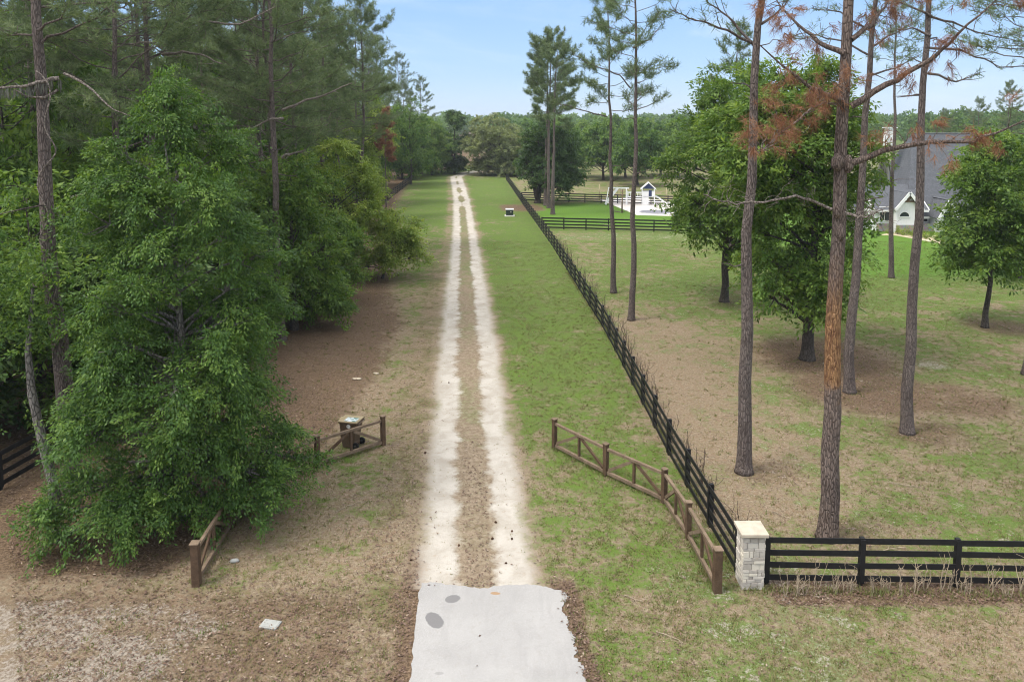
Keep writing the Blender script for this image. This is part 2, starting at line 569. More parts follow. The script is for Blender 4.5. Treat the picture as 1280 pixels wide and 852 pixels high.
ly = np.concatenate([np.arange(18.4, 90, 0.4), np.arange(90, 250, 1.5)])
us = np.linspace(-2.6, 2.6, 27)
cxs = lane_x(ly)
LX = cxs[:, None] + us[None, :]
LY = np.repeat(ly[:, None], len(us), 1)
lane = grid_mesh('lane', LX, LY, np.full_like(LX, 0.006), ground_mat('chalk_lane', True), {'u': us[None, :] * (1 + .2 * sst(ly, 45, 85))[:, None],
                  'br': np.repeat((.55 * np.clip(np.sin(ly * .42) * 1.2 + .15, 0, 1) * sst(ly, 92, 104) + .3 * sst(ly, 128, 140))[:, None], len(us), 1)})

# concrete apron at the mouth of the lane
ap_px = [(527, 729), (545, 728), (562, 731), (583, 733), (600, 736), (622, 733), (645, 731), (668, 731), (686, 735), (703, 739), (713, 746),
         (707, 752), (702, 759), (706, 768), (711, 776), (709, 784), (714, 791), (720, 798), (716, 806), (722, 813), (717, 822), (727, 829), (732, 836), (728, 845), (733, 852), (742, 872)]
ap = [G(*p) for p in ap_px]
ap = [np.array([p[0], p[1], 0]) for p in ap] + [np.array([3.6, 11, 0]), np.array([5.0, 8.5, 0]), np.array([-4.2, 8.5, 0]), np.array([-3.0, 11.5, 0])] + [G(511, 868), G(514, 830), G(518, 790), G(522, 757)]
# finer wobbling outline
apf = []
for i, p in enumerate(ap):
    q = ap[(i + 1) % len(ap)]
    k = 5 if np.linalg.norm(q - p) < 1.5 else 8
    for j in range(k):
        w = 0.02 if 0 < j else 0
        apf.append(p + (q - p) * j / k + np.array([rng.normal() * w, rng.normal() * w, 0]))
mb = MB()
na = len(apf)
mb.add([(p[0], p[1], 0.022) for p in apf] + [(p[0], p[1], -0.05) for p in apf], [tuple(range(na - 1, -1, -1))] + [(i, (i + 1) % na, na + (i + 1) % na, na + i) for i in range(na)])
m, n = mat('pale_concrete')
pos = n.new('ShaderNodeNewGeometry').outputs['Position']
c1 = n.noise(pos, 0.8, 4, 0.6)
c2 = n.noise(pos, 60, 2, 0.7)
c3 = n.noise(pos, 7, 4, 0.6)
col = n.ramp(c1, [(0.3, (0.27, 0.262, 0.252)), (0.7, (0.335, 0.325, 0.312))])
col = n.mix(n.smooth(c2, 0.45, 0.75), col, (0.39, 0.38, 0.37))
col = n.mix(n.math('MULTIPLY', n.smooth(c3, 0.52, 0.72), 0.3), col, (0.27, 0.25, 0.225))
mpk = n.new('ShaderNodeMapping')
mpk.inputs['Scale'].default_value = (2.2, 0.22, 1)
n.link(pos, mpk.inputs['Vector'])
stk = n.noise(mpk.outputs[0], 1.6, 5, .65)
col = n.mix(n.math('MULTIPLY', n.smooth(stk, .5, .7), .45), col, (.27, .262, .255))
col = n.mix(n.math('MULTIPLY', n.smooth(n.noise(pos, 22, 3, .7), .6, .74), .35), col, (.23, .2, .17))
vk = n.new('ShaderNodeTexVoronoi', feature='DISTANCE_TO_EDGE')
vk.inputs['Scale'].default_value = .55
wv_ = n.new('ShaderNodeVectorMath', operation='ADD')
n.link(pos, wv_.inputs[0])
nv_ = n.new('ShaderNodeTexNoise')
nv_.inputs['Scale'].default_value = 2.5
n.link(pos, nv_.inputs['Vector'])
n.link(nv_.outputs['Color'], wv_.inputs[1])
n.link(wv_.outputs[0], vk.inputs['Vector'])
col = n.mix(n.math('MULTIPLY', n.math('SUBTRACT', 1.0, n.smooth(vk.outputs['Distance'], .002, .012)), .12), col, (.17, .16, .15))
for (sx, sy, a, b, rot, k) in ((566, 749, 0.20, 0.16, 0.3, 0.85), (543, 775.5, 0.19, 0.34, 0.55, 0.9), (619, 742, 0.13, 0.06, -0.1, 0.0), (549, 842, 0.1, 0.05, 0, 0.35)):
    g0 = G(sx, sy)
    mp = n.new('ShaderNodeMapping', vector_type='TEXTURE')
    mp.inputs['Location'].default_value = (g0[0], g0[1], 0.0)
    mp.inputs['Rotation'].default_value = (0, 0, rot)
    mp.inputs['Scale'].default_value = (a, b, 1)
    n.link(pos, mp.inputs['Vector'])
    ln = n.new('ShaderNodeVectorMath', operation='LENGTH')
    n.link(mp.outputs[0], ln.inputs[0])
    dd = n.math('MULTIPLY_ADD', n.math('SUBTRACT', c3, 0.5), 0.5, ln.outputs['Value'])
    if k:
        col = n.mix(n.math('MULTIPLY', n.math('SUBTRACT', 1.0, n.smooth(dd, 0.88, 1.06)), k), col, (0.15, 0.145, 0.145))
    else:
        col = n.mix(n.math('SUBTRACT', 1.0, n.smooth(dd, 0.8, 1.1)), col, (0.3, 0.2, 0.12))
n.out(n.principled(col, 0.9, 0.15, n.bump(c2, 0.3, 0.01)))
o = mb.build('driveway', m)
o['kind'] = 'structure'

# ------------------------------------------------------------------ grass and fallen leaves
def scatter(nw, ymin, ymax, xlo, xhi, power=1.0):
    u = rng.random(nw)
    # denser close to the camera
    y = ymin * (ymax / ymin) ** (u ** power)
    f = rng.random(nw)
    x = np.maximum(-0.7 * y, xlo) * (1 - f) + np.minimum(0.72 * y, xhi) * f
    return x, y


def in_apron(x, y):
    return (y < AP_TOP) & (x > np.interp(y, AP_L[:, 1], AP_L[:, 0])) & (x < np.interp(y, AP_R[:, 1], AP_R[:, 0]))


N = 330000
x, y = scatter(N, 14.5, 75, -26, 40)
g, l, s = zones(x, y)
sl = np.abs(x - lane_x(y))
keep = (rng.random(N) < np.clip((g - 0.12) * 1.5 * (1 - 0.6 * l), 0.03, 1)) & ~((sl < 1.75) & (rng.random(N) < 0.94)) & ~in_apron(x, y)
# keep to noisy patches
pn = np.sin(x * 1.9 + 1.3 * np.sin(y * 1.1)) * np.sin(y * 1.6 + 1.7 * np.sin(x * 0.9)) + 0.6 * np.sin(x * 4.3 + y * 3.1) * np.sin(y * 5.1 - x * 2.2)
keep &= rng.random(N) < 0.55 + 0.45 * pn * 0.8
x, y, g = x[keep], y[keep], g[keep]
nb = 4
X = np.repeat(x, nb) + rng.normal(size=len(x) * nb) * 0.035
Y = np.repeat(y, nb) + rng.normal(size=len(x) * nb) * 0.035
gg = np.repeat(g, nb)
k0 = len(X)
fx_, fy_ = [], []
for poly in ([(693, 560), (757, 594), (830, 628), (860, 673), (896, 739)], [(479, 556), (397, 583), (325, 612), (288, 660), (246, 731)], [(918, 716), (837, 560), (757, 412), (710, 340)], [(925, 738), (960, 738), (1290, 745)]):
    pw = np.array([G(*p_)[:2] for p_ in poly])
    L_ = np.r_[0, np.cumsum(np.linalg.norm(np.diff(pw, axis=0), axis=1))]
    c_ = rng.random(int(L_[-1] * 9)) * L_[-1]
    t_ = np.repeat(c_, 16) + rng.normal(size=len(c_) * 16) * .07
    fx_.append(np.interp(t_, L_, pw[:, 0]) + rng.normal(size=len(t_)) * .09)
    fy_.append(np.interp(t_, L_, pw[:, 1]) + rng.normal(size=len(t_)) * .09)
tx_, ty_ = scatter(9000, 14.5, 55, -14, 30)
tg_, tl_, _ = zones(tx_, ty_)
ok_ = (rng.random(9000) < tg_ - .15) & (np.abs(tx_ - lane_x(ty_)) > 1.9) & ~in_apron(tx_, ty_)
tx_, ty_ = tx_[ok_], ty_[ok_]
fx_.append(np.repeat(tx_, 14) + rng.normal(size=len(tx_) * 14) * .06)
fy_.append(np.repeat(ty_, 14) + rng.normal(size=len(tx_) * 14) * .06)
k1 = len(tx_) * 14
fx_, fy_ = np.concatenate(fx_), np.concatenate(fy_)
X, Y, gg = np.r_[X, fx_], np.r_[Y, fy_], np.r_[gg, np.full(len(fx_), .7)]
k = len(X)
h = rng.uniform(0.015, 0.06, k) * (0.6 + 0.5 * gg)
h[k0:] = rng.uniform(.05, .19, k - k0)
h[k - k1:] = rng.uniform(.03, .1, k1)
an = rng.random(k) * 2 * math.pi
w = rng.uniform(0.005, 0.011, k) * (1 + Y / 60)
dirx, diry = np.cos(an), np.sin(an)
ln = rng.uniform(0.2, 1.1, k) * h
V = np.stack([np.stack([X - diry * w, Y + dirx * w, np.zeros(k)], 1), np.stack([X + diry * w, Y - dirx * w, np.zeros(k)], 1),
              np.stack([X + dirx * ln, Y + diry * ln, h], 1)], 1).reshape(-1, 3)
tint = np.clip(0.95 - gg * 0.62 + rng.normal(size=k) * 0.19 + np.r_[np.repeat(rng.normal(size=len(x)) * 0.12, nb), np.zeros(k - k0)], 0, 1)
o = np_mesh('grass', V, 3, M['grass'], tint)
tag(o, 'short patchy grass on the verges and the field', 'grass', kind='stuff')

N = 230000
x, y = scatter(N, 14.5, 70, -30, 26)
g, l, s = zones(x, y)
sl = np.abs(x - lane_x(y))
keep = (rng.random(N) < np.clip(l * 1.1 - 0.12, 0.06, 1)) & ~((sl < 1.6) & (sl > 0.4) & (rng.random(N) < 0.93)) & ~(in_apron(x, y) & (rng.random(N) < 0.99))
x, y = x[keep], y[keep]
k = len(x)
an = rng.random(k) * 2 * math.pi
d = np.stack([np.cos(an), np.sin(an), rng.normal(size=k) * 0.3], 1)
nr = norm(np.stack([rng.normal(size=k) * 0.35, rng.normal(size=k) * 0.35, np.ones(k)], 1))
V = kites(np.stack([x, y, rng.uniform(0.026, 0.055, k)], 1), norm(d), nr, rng.uniform(0.035, 0.085, k) * (1 + y / 120), 0.5)
o = np_mesh('fallen_leaves', V, 4, M['litter'], np.clip(rng.normal(size=k) * 0.26 + 0.45, 0, 1))
tag(o, 'brown fallen leaves and pine straw lying under the trees', 'fallen leaves', kind='stuff')


# ------------------------------------------------------------------ trees
def wob(p, q, k, a, r=rng, sag=0.0):
    t = np.linspace(0, 1, k)[:, None]
    pts = np.array(p) * (1 - t) + np.array(q) * t
    L = np.linalg.norm(np.array(q) - np.array(p))
    nz = np.cumsum(r.normal(size=(k, 3)), 0) * a * L / k
    nz -= nz[0] + (nz[-1] - nz[0]) * t
    pts = pts + nz
    pts[:, 2] += sag * L * (4 * t[:, 0] * (1 - t[:, 0]))
    return pts


def trunk_pts(H, top, k=14, wobble=0.015, r=rng):
    t = np.linspace(0, 1, k)
    w = np.cumsum(r.normal(size=(k, 2)), 0) * wobble * H / math.sqrt(k)
    w -= w[0] + (w[-1] - w[0]) * t[:, None]
    return np.stack([t * top[0] + w[:, 0], t * top[1] + w[:, 1], t * H], 1)


def trunk_rad(r0, r1, pts, flare=1.45):
    z = pts[:, 2]
    t = z / z[-1]
    return (r0 + (r1 - r0) * t ** 0.9) * (1 + (flare - 1) * np.exp(-z / 0.35))


def dens(pts):
    """add points low on a trunk so that the flare reads"""
    p0, p1 = pts[0], pts[1]
    ex = [p0, p0 + (p1 - p0) * 0.12 / max(p1[2], .2), p0 + (p1 - p0) * 0.3 / max(p1[2], .4), p0 + (p1 - p0) * 0.7 / max(p1[2], .8)]
    return np.vstack([ex, pts[1:]])


def broadleaf(name, seed, H, prof, r0, lobes, lobe_r, clumps, per, L, leaf, bark, label, cat, loc=(0, 0, 0), group=None, hmin=0.25, off=(0, 0), trunk=True, squash=(1, 1), lean=(0, 0), droop=0.35, forks=0, crad=(0.4, 0.75), extra=()):
    """prof: list of (height fraction, crown radius in m); lobes of leaf clumps on limbs"""
    r = np.random.default_rng(seed)
    root = empty(name, loc, label, cat, group)
    tp = [p[0] for p in prof]
    tr = [p[1] for p in prof]
    top = np.array([lean[0], lean[1]])
    tb = MB()
    tpts = dens(trunk_pts(H * 0.86, top, 12, 0.02, r))
    trd = trunk_rad(r0, r0 * 0.12, tpts)
    tb.tube(tpts, trd, 10)
    forkp = []
    for k in range(forks):
        a = r.random() * 6.28
        f = np.array([math.cos(a) * r.uniform(1, 2.2), math.sin(a) * r.uniform(1, 2.2), H * r.uniform(0.5, 0.7)])
        fp = wob(tpts[2], f, 7, 0.25, r)
        tb.tube(fp, np.linspace(r0 * 0.7, r0 * 0.2, 7), 8)
    # lobe centres over the crown envelope
    cents, rads, outs = [], [], []
    lob = []
    gold = 2.39996
    for i in range(lobes + len(extra)):
        # pick heights in proportion to the radius
        for _ in range(30):
            t = hmin + (1 - hmin) * r.random()
            if r.random() * max(tr) < np.interp(t, tp, tr) + 0.2:
                break
        R0 = np.interp(t, tp, tr)
        a = i * gold + r.normal() * 0.35
        fr = 0.74 * r.uniform(0.6, 1.28) if r.random() < 0.84 else r.uniform(0.1, 0.5)
        tx = np.interp(t * H, tpts[:, 2], tpts[:, 0]) + off[0]
        ty = np.interp(t * H, tpts[:, 2], tpts[:, 1]) + off[1]
        c = np.array([tx + math.cos(a) * R0 * fr * squash[0], ty + math.sin(a) * R0 * fr * squash[1], t * H - 0.02 * H])
        lr = lobe_r * r.uniform(0.7, 1.25) * (0.55 + 0.45 * min(1, R0 / max(tr) * 1.3))
        if i >= lobes:
            c = np.array(extra[i - lobes][:3])
            lr = extra[i - lobes][3]
            a = math.atan2(c[1], c[0])
        lob.append((c, lr, R0))
        z0 = max(0.12 * H, min(0.84 * H, c[2] - R0 * 0.45 * r.uniform(0.6, 1.3)))
        b = np.array([np.interp(z0, tpts[:, 2], tpts[:, 0]), np.interp(z0, tpts[:, 2], tpts[:, 1]), z0])
        br = np.interp(z0, tpts[:, 2], trd) * 0.42
        lp = wob(b, c, 6, 0.22, r, 0.04)
        tb.tube(lp, np.linspace(br, 0.02 + br * 0.2, 6), 6, False)
        k = max(3, int(clumps * (lr / lobe_r) ** 2))
        u = norm(r.normal(size=(k, 3)) + np.array([math.cos(a) * 0.55, math.sin(a) * 0.55, 0.35]))
        rr = lr * r.uniform(0.45, 1.08, (k, 1))
        cc = c + u * rr * np.array([1, 1, 0.72])
        cents.append(cc)
        outs.append(u)
        rads.append(r.uniform(crad[0], crad[1], k))
        for j in r.choice(k, min(k, 5), replace=False):
            tb.tube(wob(lp[4], cc[j], 4, 0.3, r), np.linspace(0.022 + br * 0.12, 0.008, 4), 4, False)
    cents, outs, rads = np.vstack(cents), np.vstack(outs), np.concatenate(rads)
    ok = cents[:, 2] > 0.25
    cents, outs, rads = cents[ok], outs[ok], rads[ok]
    V, tint = clump_leaves(cents, rads, outs, per, L, r=r, droop=droop)
    V[:, 2] = np.maximum(V[:, 2], 0.05)
    if trunk:
        tb.build('trunk', bark, root, True)
    np_mesh('crown', V, 4, leaf, tint, root)
    return root


def needle_tufts(pos, dr, size, k, w, r=rng, spread=1.0, grav=0.0):
    m = len(pos)
    n = m * k
    i = np.repeat(np.arange(m), k)
    d = norm(dr[i] * 0.55 + norm(r.normal(size=(n, 3))) * spread + np.array([0, 0, -grav]))
    L = size[i] * r.uniform(0.7, 1.2, n)
    b = pos[i] + dr[i] * (r.random((n, 1)) - 0.6) * size[i][:, None] * 0.9
    sd = norm(np.cross(d, r.normal(size=(n, 3)))) * (w * r.uniform(0.7, 1.3, (n, 1)))
    V = np.stack([b - sd, b + sd, b + d * L[:, None]], 1).reshape(-1, 3)
    ct = r.random(m)
    return V, np.clip(0.5 + (ct[i] - 0.5) * 0.5 + r.normal(size=n) * 0.15, 0, 1)


def pine_branch(tb, b, d, L, r0, r, tufts, dens_=1.0, live=0.4, droop=0.0, sec=5):
    """one limb with side shoots; adds needle tuft places to tufts"""
    k = 7
    t = np.linspace(0, 1, k)[:, None]
    up = np.array([0, 0, 1.0])
    nz = np.cumsum(r.normal(size=(k, 3)), 0) * 0.07 * L / math.sqrt(k)
    nz -= nz[0]
    pts = b + d * L * t + up * L * (0.16 * t ** 2 - droop * t) + nz
    tb.tube(pts, np.linspace(r0, 0.012, k), 5, False)
    pine_shoots(tb, pts, L, r0, r, tufts, dens_, live, sec)


def pine_shoots(tb, pts, L, r0, r, tufts, dens_=1.0, live=0.4, sec=5, ln=0.38):
    k = len(pts)
    for s in range(sec):
        f = live + (1 - live) * (s + r.random()) / sec
        x = f * (k - 1)
        i = min(int(x), k - 2)
        p = pts[i] + (pts[i + 1] - pts[i]) * (x - i)
        ax = norm(pts[i + 1] - pts[i])
        sd = norm(np.cross(ax, np.array([0, 0, 1.0])) * (1 if s % 2 else -1) + r.normal(size=3) * 0.4)
        l2 = L * ln * (1.15 - f) * r.uniform(0.6, 1.3) + 0.25
        q = p + norm(ax * 0.8 + sd * 0.8 + np.array([0, 0, 0.28])) * l2
        sp = wob(p, q, 4, 0.3, r)
        tb.tube(sp, np.linspace(max(0.012, r0 * 0.3), 0.008, 4), 4, False)
        nt = max(1, int(l2 / 0.26 * dens_ * r.uniform(0.7, 1.3)))
        for j in range(nt):
            g = 0.35 + 0.65 * (j + r.random()) / nt
            pp = p + (q - p) * g + r.normal(size=3) * 0.1
            tufts.append((pp, norm(q - p + r.normal(size=3) * l2 * 0.3 + np.array([0, 0, 0.3 * l2]))))
    nt = max(1, int(L * 0.5 / 0.3 * dens_))
    for j in range(nt):
        f = live + 0.1 + (0.9 - live) * r.random()
        x = f * (k - 1)
        i = min(int(x), k - 2)
        pp = pts[i] + (pts[i + 1] - pts[i]) * (x - i) + r.normal(size=3) * 0.12
        tufts.append((pp, norm(pts[i + 1] - pts[i] + np.array([0, 0, 0.2]))))


def pine(name, seed, H, hc, nbr, Lmax, r0, loc, label, group=None, dens_=1.0, tuft=0.24, blades=10, bw=0.013, top=(0, 0), stubs=6, prof=None, leaf='needle', bark='pine_bark', sec=6, build=True):
    r = np.random.default_rng(seed)
    root = empty(name, loc, label, 'pine tree', group)
    tb = MB()
    tp = dens(trunk_pts(H, np.array(top), 16, 0.012, r))
    rd = trunk_rad(r0, r0 * 0.12, tp, 1.35)
    tb.tube(tp, rd, 12)
    tufts = []
    for i in range(nbr):
        f = (i + r.random()) / nbr
        z = hc + (H - hc) * f ** 0.9
        c = np.array([np.interp(z, tp[:, 2], tp[:, 0]), np.interp(z, tp[:, 2], tp[:, 1]), z])
        a = i * 2.4 + r.normal() * 0.5
        pf = np.interp(f, [0, 0.25, 0.6, 0.9, 1], [0.75, 1.0, 0.8, 0.4, 0.16]) if prof is None else np.interp(f, *prof)
        L = Lmax * pf * r.uniform(0.6, 1.2)
        el = R(np.interp(f, [0, 0.5, 1], [2, 18, 55]) + r.normal() * 10)
        d = np.array([math.cos(a) * math.cos(el), math.sin(a) * math.cos(el), math.sin(el)])
        pine_branch(tb, c, d, L, np.interp(z, tp[:, 2], rd) * 0.34, r, tufts, dens_, 0.42, 0.0, sec)
    for i in range(stubs):
        z = hc * r.uniform(0.35, 1.0)
        c = np.array([np.interp(z, tp[:, 2], tp[:, 0]), np.interp(z, tp[:, 2], tp[:, 1]), z])
        a = r.random() * 6.28
        L = r.uniform(0.5, 1.8)
        tb.tube(wob(c, c + np.array([math.cos(a) * L, math.sin(a) * L, r.uniform(-0.3, 0.4)]), 5, 0.3, r), np.linspace(0.035, 0.01, 5), 5, False)
    if build:
        tb.build('trunk', M[bark], root, True)
    ps = np.array([t[0] for t in tufts])
    ds = np.array([t[1] for t in tufts])
    V, tint = needle_tufts(ps, ds, r.uniform(0.8, 1.2, len(ps)) * tuft, blades, bw, r)
    np_mesh('crown', V, 3, M[leaf], tint, root)
    return root


def g3(px, py):
    return G(px, py)


# ---- the left wood: templates, then copies
WOODP = 'pines of the wood left of the lane'
WOODB = 'leafy trees of the wood left of the lane'
LBL_P = 'tall grey-trunked pine standing in the thick wood left of the lane'
LBL_B = 'green leafy tree filling in under the pines left of the lane'

lp = [pine('pine_tree', 100 + i, H, hc, 56, 4.4, 0.24, (0, 0, 0), LBL_P, WOODP, 2.0, 0.36, 14, 0.014, (rng.normal() * .6, rng.normal() * .4), 16)
      for i, (H, hc) in enumerate([(24, 10), (26, 12.5), (22, 8.5), (25, 11)])]
lb = [broadleaf('leafy_tree', 200 + i, H, [(0.1, rr * .6), (0.3, rr), (0.55, rr * 0.95), (0.8, rr * .65), (1, 0.5)], 0.16, 34, rr * .36, 15, 46, 0.27,
                M[lf], M['oak_bark'], LBL_B, 'tree', (0, 0, 0), WOODB, hmin=0.16)
      for i, (H, rr, lf) in enumerate([(10, 3.6, 'leaf_fresh'), (11, 3.3, 'leaf_yellow'), (9, 3.4, 'leaf_dark'), (12, 3.8, 'leaf_deep')])]
pine_spots = [(-13.9, 44.5, 2), (-17.6, 35, 0), (-20.5, 43, 1), (-25, 40, 3), (-19, 53, 2), (-15.6, 62, 2), (-16.3, 57, 3), (-24, 58, 0), (-29, 49, 1), (-31, 63, 2),
              (-17, 73, 2), (-22, 78, 1), (-15.6, 88, 2), (-28, 84, 3), (-19, 101, 0), (-24, 112, 2), (-18, 120, 2), (-26, 138, 1), (-21, 150, 2), (-20, 172, 2), (-23, 33.5, 1), (-16, 50, 0),
              (-14, 69, 0), (-18, 66, 1), (-33, 73, 0), (-37, 60, 1), (-21.5, 90, 3), (-17.5, 108, 3), (-19, 134, 3), (-17.5, 186, 0), (-24, 190, 1), (-28, 170, 3), (-35, 95, 2), (-42, 80, 0),
              (-33, 110, 0), (-40, 120, 1), (-27, 66, 0), (-45, 100, 3), (-48, 72, 2), (-38, 145, 2)]
used = set()
for i, (px_, py_, t) in enumerate(pine_spots):
    px_ -= 4.5 if py_ > 72 else 0
    s = rng.uniform(0.9, 1.08)
    if t not in used:
        o = lp[t]
        o.location = (px_, py_, 0)
        o.rotation_euler.z = rng.random() * 6.28
        used.add(t)
    else:
        copy_tree(lp[t], (px_, py_, 0), rng.random() * 6.28, (s, s, s), LBL_P, WOODP)
leaf_spots = [(-15.5, 31, 2), (-19, 29.5, 0), (-22, 36, 3), (-18, 40, 1), (-15, 38.5, 2), (-26, 45, 0), (-20, 49, 2), (-16.5, 46, 0), (-23, 52, 3), (-18.5, 60, 2), (-29, 57, 1), (-24, 66, 0), (-20, 70, 3),
              (-17.5, 80, 2), (-26, 76, 2), (-34, 68, 3), (-22, 86, 1), (-18.5, 96, 3), (-30, 92, 0), (-22, 104, 2), (-19.5, 114, 0), (-27, 120, 3), (-21, 124, 1), (-20.5, 138, 3), (-21, 160, 3),
              (-17.5, 166, 0), (-26, 158, 0), (-38, 84, 1), (-36, 52, 2), (-30, 40, 1), (-40, 100, 3), (-31, 134, 2), (-24, 178, 3), (-19, 196, 0), (-24, 29, 1), (-21.5, 25.5, 2)]
used = set()
for i, (px_, py_, t) in enumerate(leaf_spots):
    px_ -= 5.5 if 64 < py_ < 150 else 0
    s = rng.uniform(0.85, 1.15)
    if t not in used:
        o = lb[t]
        o.location = (px_, py_, 0)
        used.add(t)
    else:
        copy_tree(lb[t], (px_, py_, 0), rng.random() * 6.28, (s, s, s * rng.uniform(0.9, 1.15)), LBL_B, WOODB)

for (px_, py_, t, s, k) in [(-24, 36, 0, 1.25, 1.35), (-28, 44, 3, 1.3, 1.35), (-33, 52, 1, 1.35, 1.4), (-22, 45, 2, 1.2, 1.3), (-19.5, 57, 0, 1.1, 1.25), (-26, 62, 3, 1.3, 1.4), (-38, 66, 0, 1.4, 1.4), (-31, 74, 1, 1.3, 1.4),
                             (-21, 64, 3, 1.15, 1.2), (-25, 88, 2, 1.4, 1.5), (-44, 90, 0, 1.5, 1.5), (-36, 100, 3, 1.5, 1.4), (-21, 108, 1, 1.3, 1.3), (-55, 105, 1, 1.5, 1.5), (-48, 118, 2, 1.6, 1.5), (-28, 108, 0, 1.4, 1.4),
                             (-62, 125, 0, 1.6, 1.4), (-25, 132, 0, 1.4, 1.4), (-38, 160, 1, 1.7, 1.5), (-60, 160, 3, 1.7, 1.5), (-80, 150, 2, 1.7, 1.4), (-95, 170, 1, 1.7, 1.5), (-19, 142, 3, 1.2, 1.2), (-16.5, 178, 2, 1.1, 1.1), (-45, 190, 0, 1.7, 1.5), (-75, 200, 3, 1.8, 1.5)]:
    copy_tree(lb[t], (px_, py_, 0), rng.random() * 6.28, (s, s, s * k), LBL_B, WOODB)

# ---- the large leafy tree in front, left
b = G(228, 645)
big = broadleaf('leafy_tree', 31, 13.4, [(0.04, 2.7), (0.2, 3.1), (0.45, 2.8), (0.7, 2.3), (0.88, 1.6), (1.0, 0.7)], 0.2, 116, .85, 21, 92, 0.108, M['leaf_deep'], M['grey_bark'],
                'large deep green leafy tree sweeping to the ground in front of the left pine', 'tree', (b[0], b[1], 0), hmin=0.06, droop=0.6, crad=(0.28, 0.58),
                extra=[(-2.6, -1.9, 1.2, .8), (-3.1, -1.6, .8, .7), (-2.2, -2.3, .7, .7), (-2.0, -1.6, 1.8, .8), (2.6, -.6, 1.6, .8), (3.0, .3, 1.3, .7), (3.5, .9, 1.5, .6), (2.9, 1.2, 2.0, .7),
                       (.6, -1.5, 1.3, .8), (1.3, -1.2, 1.1, .75), (1.7, -.5, 1.7, .8), (0, -1.9, 1.6, .8), (-1.0, -1.9, 1.5, .8), (2.2, .2, 1.0, .7), (.2, -1.6, 2.6, .8), (1.4, -1.3, 2.4, .8)])
# a second leaning stem of pale bark beside the pine
b = G(72, 645)
rt = empty('leaning_tree', b, 'thin leaning tree with pale lichened bark close to the left pine', 'tree')
tb = MB()
q = P(40, 492, b[1] + 0.4) - b
pts = np.array([(0, 0, 0), q * 0.3 + np.array([.08, 0, 0]), q * 0.6 + np.array([-.02, 0.05, 0]), q, q + np.array([-.1, .1, 1.3]), q + np.array([.05, .3, 3.2])])
tb.tube(pts, [0.19, 0.155, 0.14, 0.125, 0.09, 0.04], 9)
tb.build('trunk', M['grey_bark'], rt, True)
r = np.random.default_rng(5)
cc = pts[-1] + np.array([-.4, 0, .2]) + r.normal(size=(220, 3)) * np.array([1.0, 0.8, 1.4])
V, tint = clump_leaves(cc, r.uniform(.3, .6, 220), norm(r.normal(size=(220, 3)) + np.array([0, 0, .4])), 40, 0.13, r=r)
np_mesh('crown', V, 4, M['leaf_deep'], tint, rt)

# ---- left pine with its vine and moss
b = G(90, 612)
lpine = pine('pine_tree', 41, 25, 13.9, 36, 4.2, 0.31, b, 'thick grey pine with a vine up its trunk at the left edge of the wood', None, 1.7, 0.3, 14, 0.011, P(60, -140, b[1])[:2] - b[:2] + np.array([-.4, 0]), 3)
tb = MB()
vz = np.linspace(4.2, 13.5, 60)
tt = vz / 25
topx = (P(60, -140, b[1])[0] - b[0] - .4)
vx = topx * tt + 0.34 * np.cos(vz * 1.1 + np.sin(vz * 2.3)) * 0.95
vy = -0.33 + 0.06 * np.sin(vz * 3)
tb.tube(np.stack([vx, np.full(60, -0.33) + 0.06 * np.sin(vz * 3), vz], 1), 0.022, 5)
tb.build('vine', M['dead_branch'], lpine, True)


def world_branch(mb_, pxs, Y, dy, base, r0, r1, n=6, sub=3):
    """branch given as picture points of a tree at depth Y, curving dy metres in depth; returns points local to base"""
    pts = [P(p[0], p[1], Y + dy * i / max(1, len(pxs) - 1)) - base for i, p in enumerate(pxs)]
    pts = np.array(pts)
    # refine
    t = np.linspace(0, len(pts) - 1, (len(pts) - 1) * sub + 1)
    f = np.stack([np.interp(t, np.arange(len(pts)), pts[:, k]) for k in range(3)], 1)
    f[1:-1] += rng.normal(size=(len(f) - 2, 3)) * 0.025
    mb_.tube(f, np.linspace(r0, r1, len(f)), n, False)
    return f


def moss_part(parent, pts, n, Lm=0.5, seed=1):
    r = np.random.default_rng(seed)
    i = r.integers(0, len(pts), n)
    c = pts[i] + r.normal(size=(n, 3)) * np.array([0.05, 0.05, 0.03])
    c[:, 2] -= 0.03
    d = norm(np.stack([r.normal(size=n) * .12, r.normal(size=n) * .12, -np.ones(n)], 1))
    V = kites(c, d, norm(r.normal(size=(n, 3)) * np.array([1, 1, .1])), r.uniform(.3, 1, n) * Lm, 0.12)
    np_mesh('moss', V, 4, M['moss'], r.random(n), parent)


lb_pts = []
for pxs, dy, ra, rb in (([(74, 98), (45, 104), (15, 108), (-10, 112)], -0.8, .07, .03), ([(72, 112), (55, 122), (30, 120), (18, 112)], -0.6, .05, .02),
                        ([(80, 92), (110, 108), (135, 132), (165, 146)], -0.8, .045, .012), ([(88, 247), (104, 243), (117, 238)], -0.3, .05, .035)):
    tb = MB()
    lb_pts.append(world_branch(tb, pxs, b[1], dy, b, ra, rb))
    tb.build('dead_branch', M['dead_branch'], lpine, True)
f1, f2, f3 = lb_pts[:3]
moss_part(lpine, f1, 150, 0.4, 2)

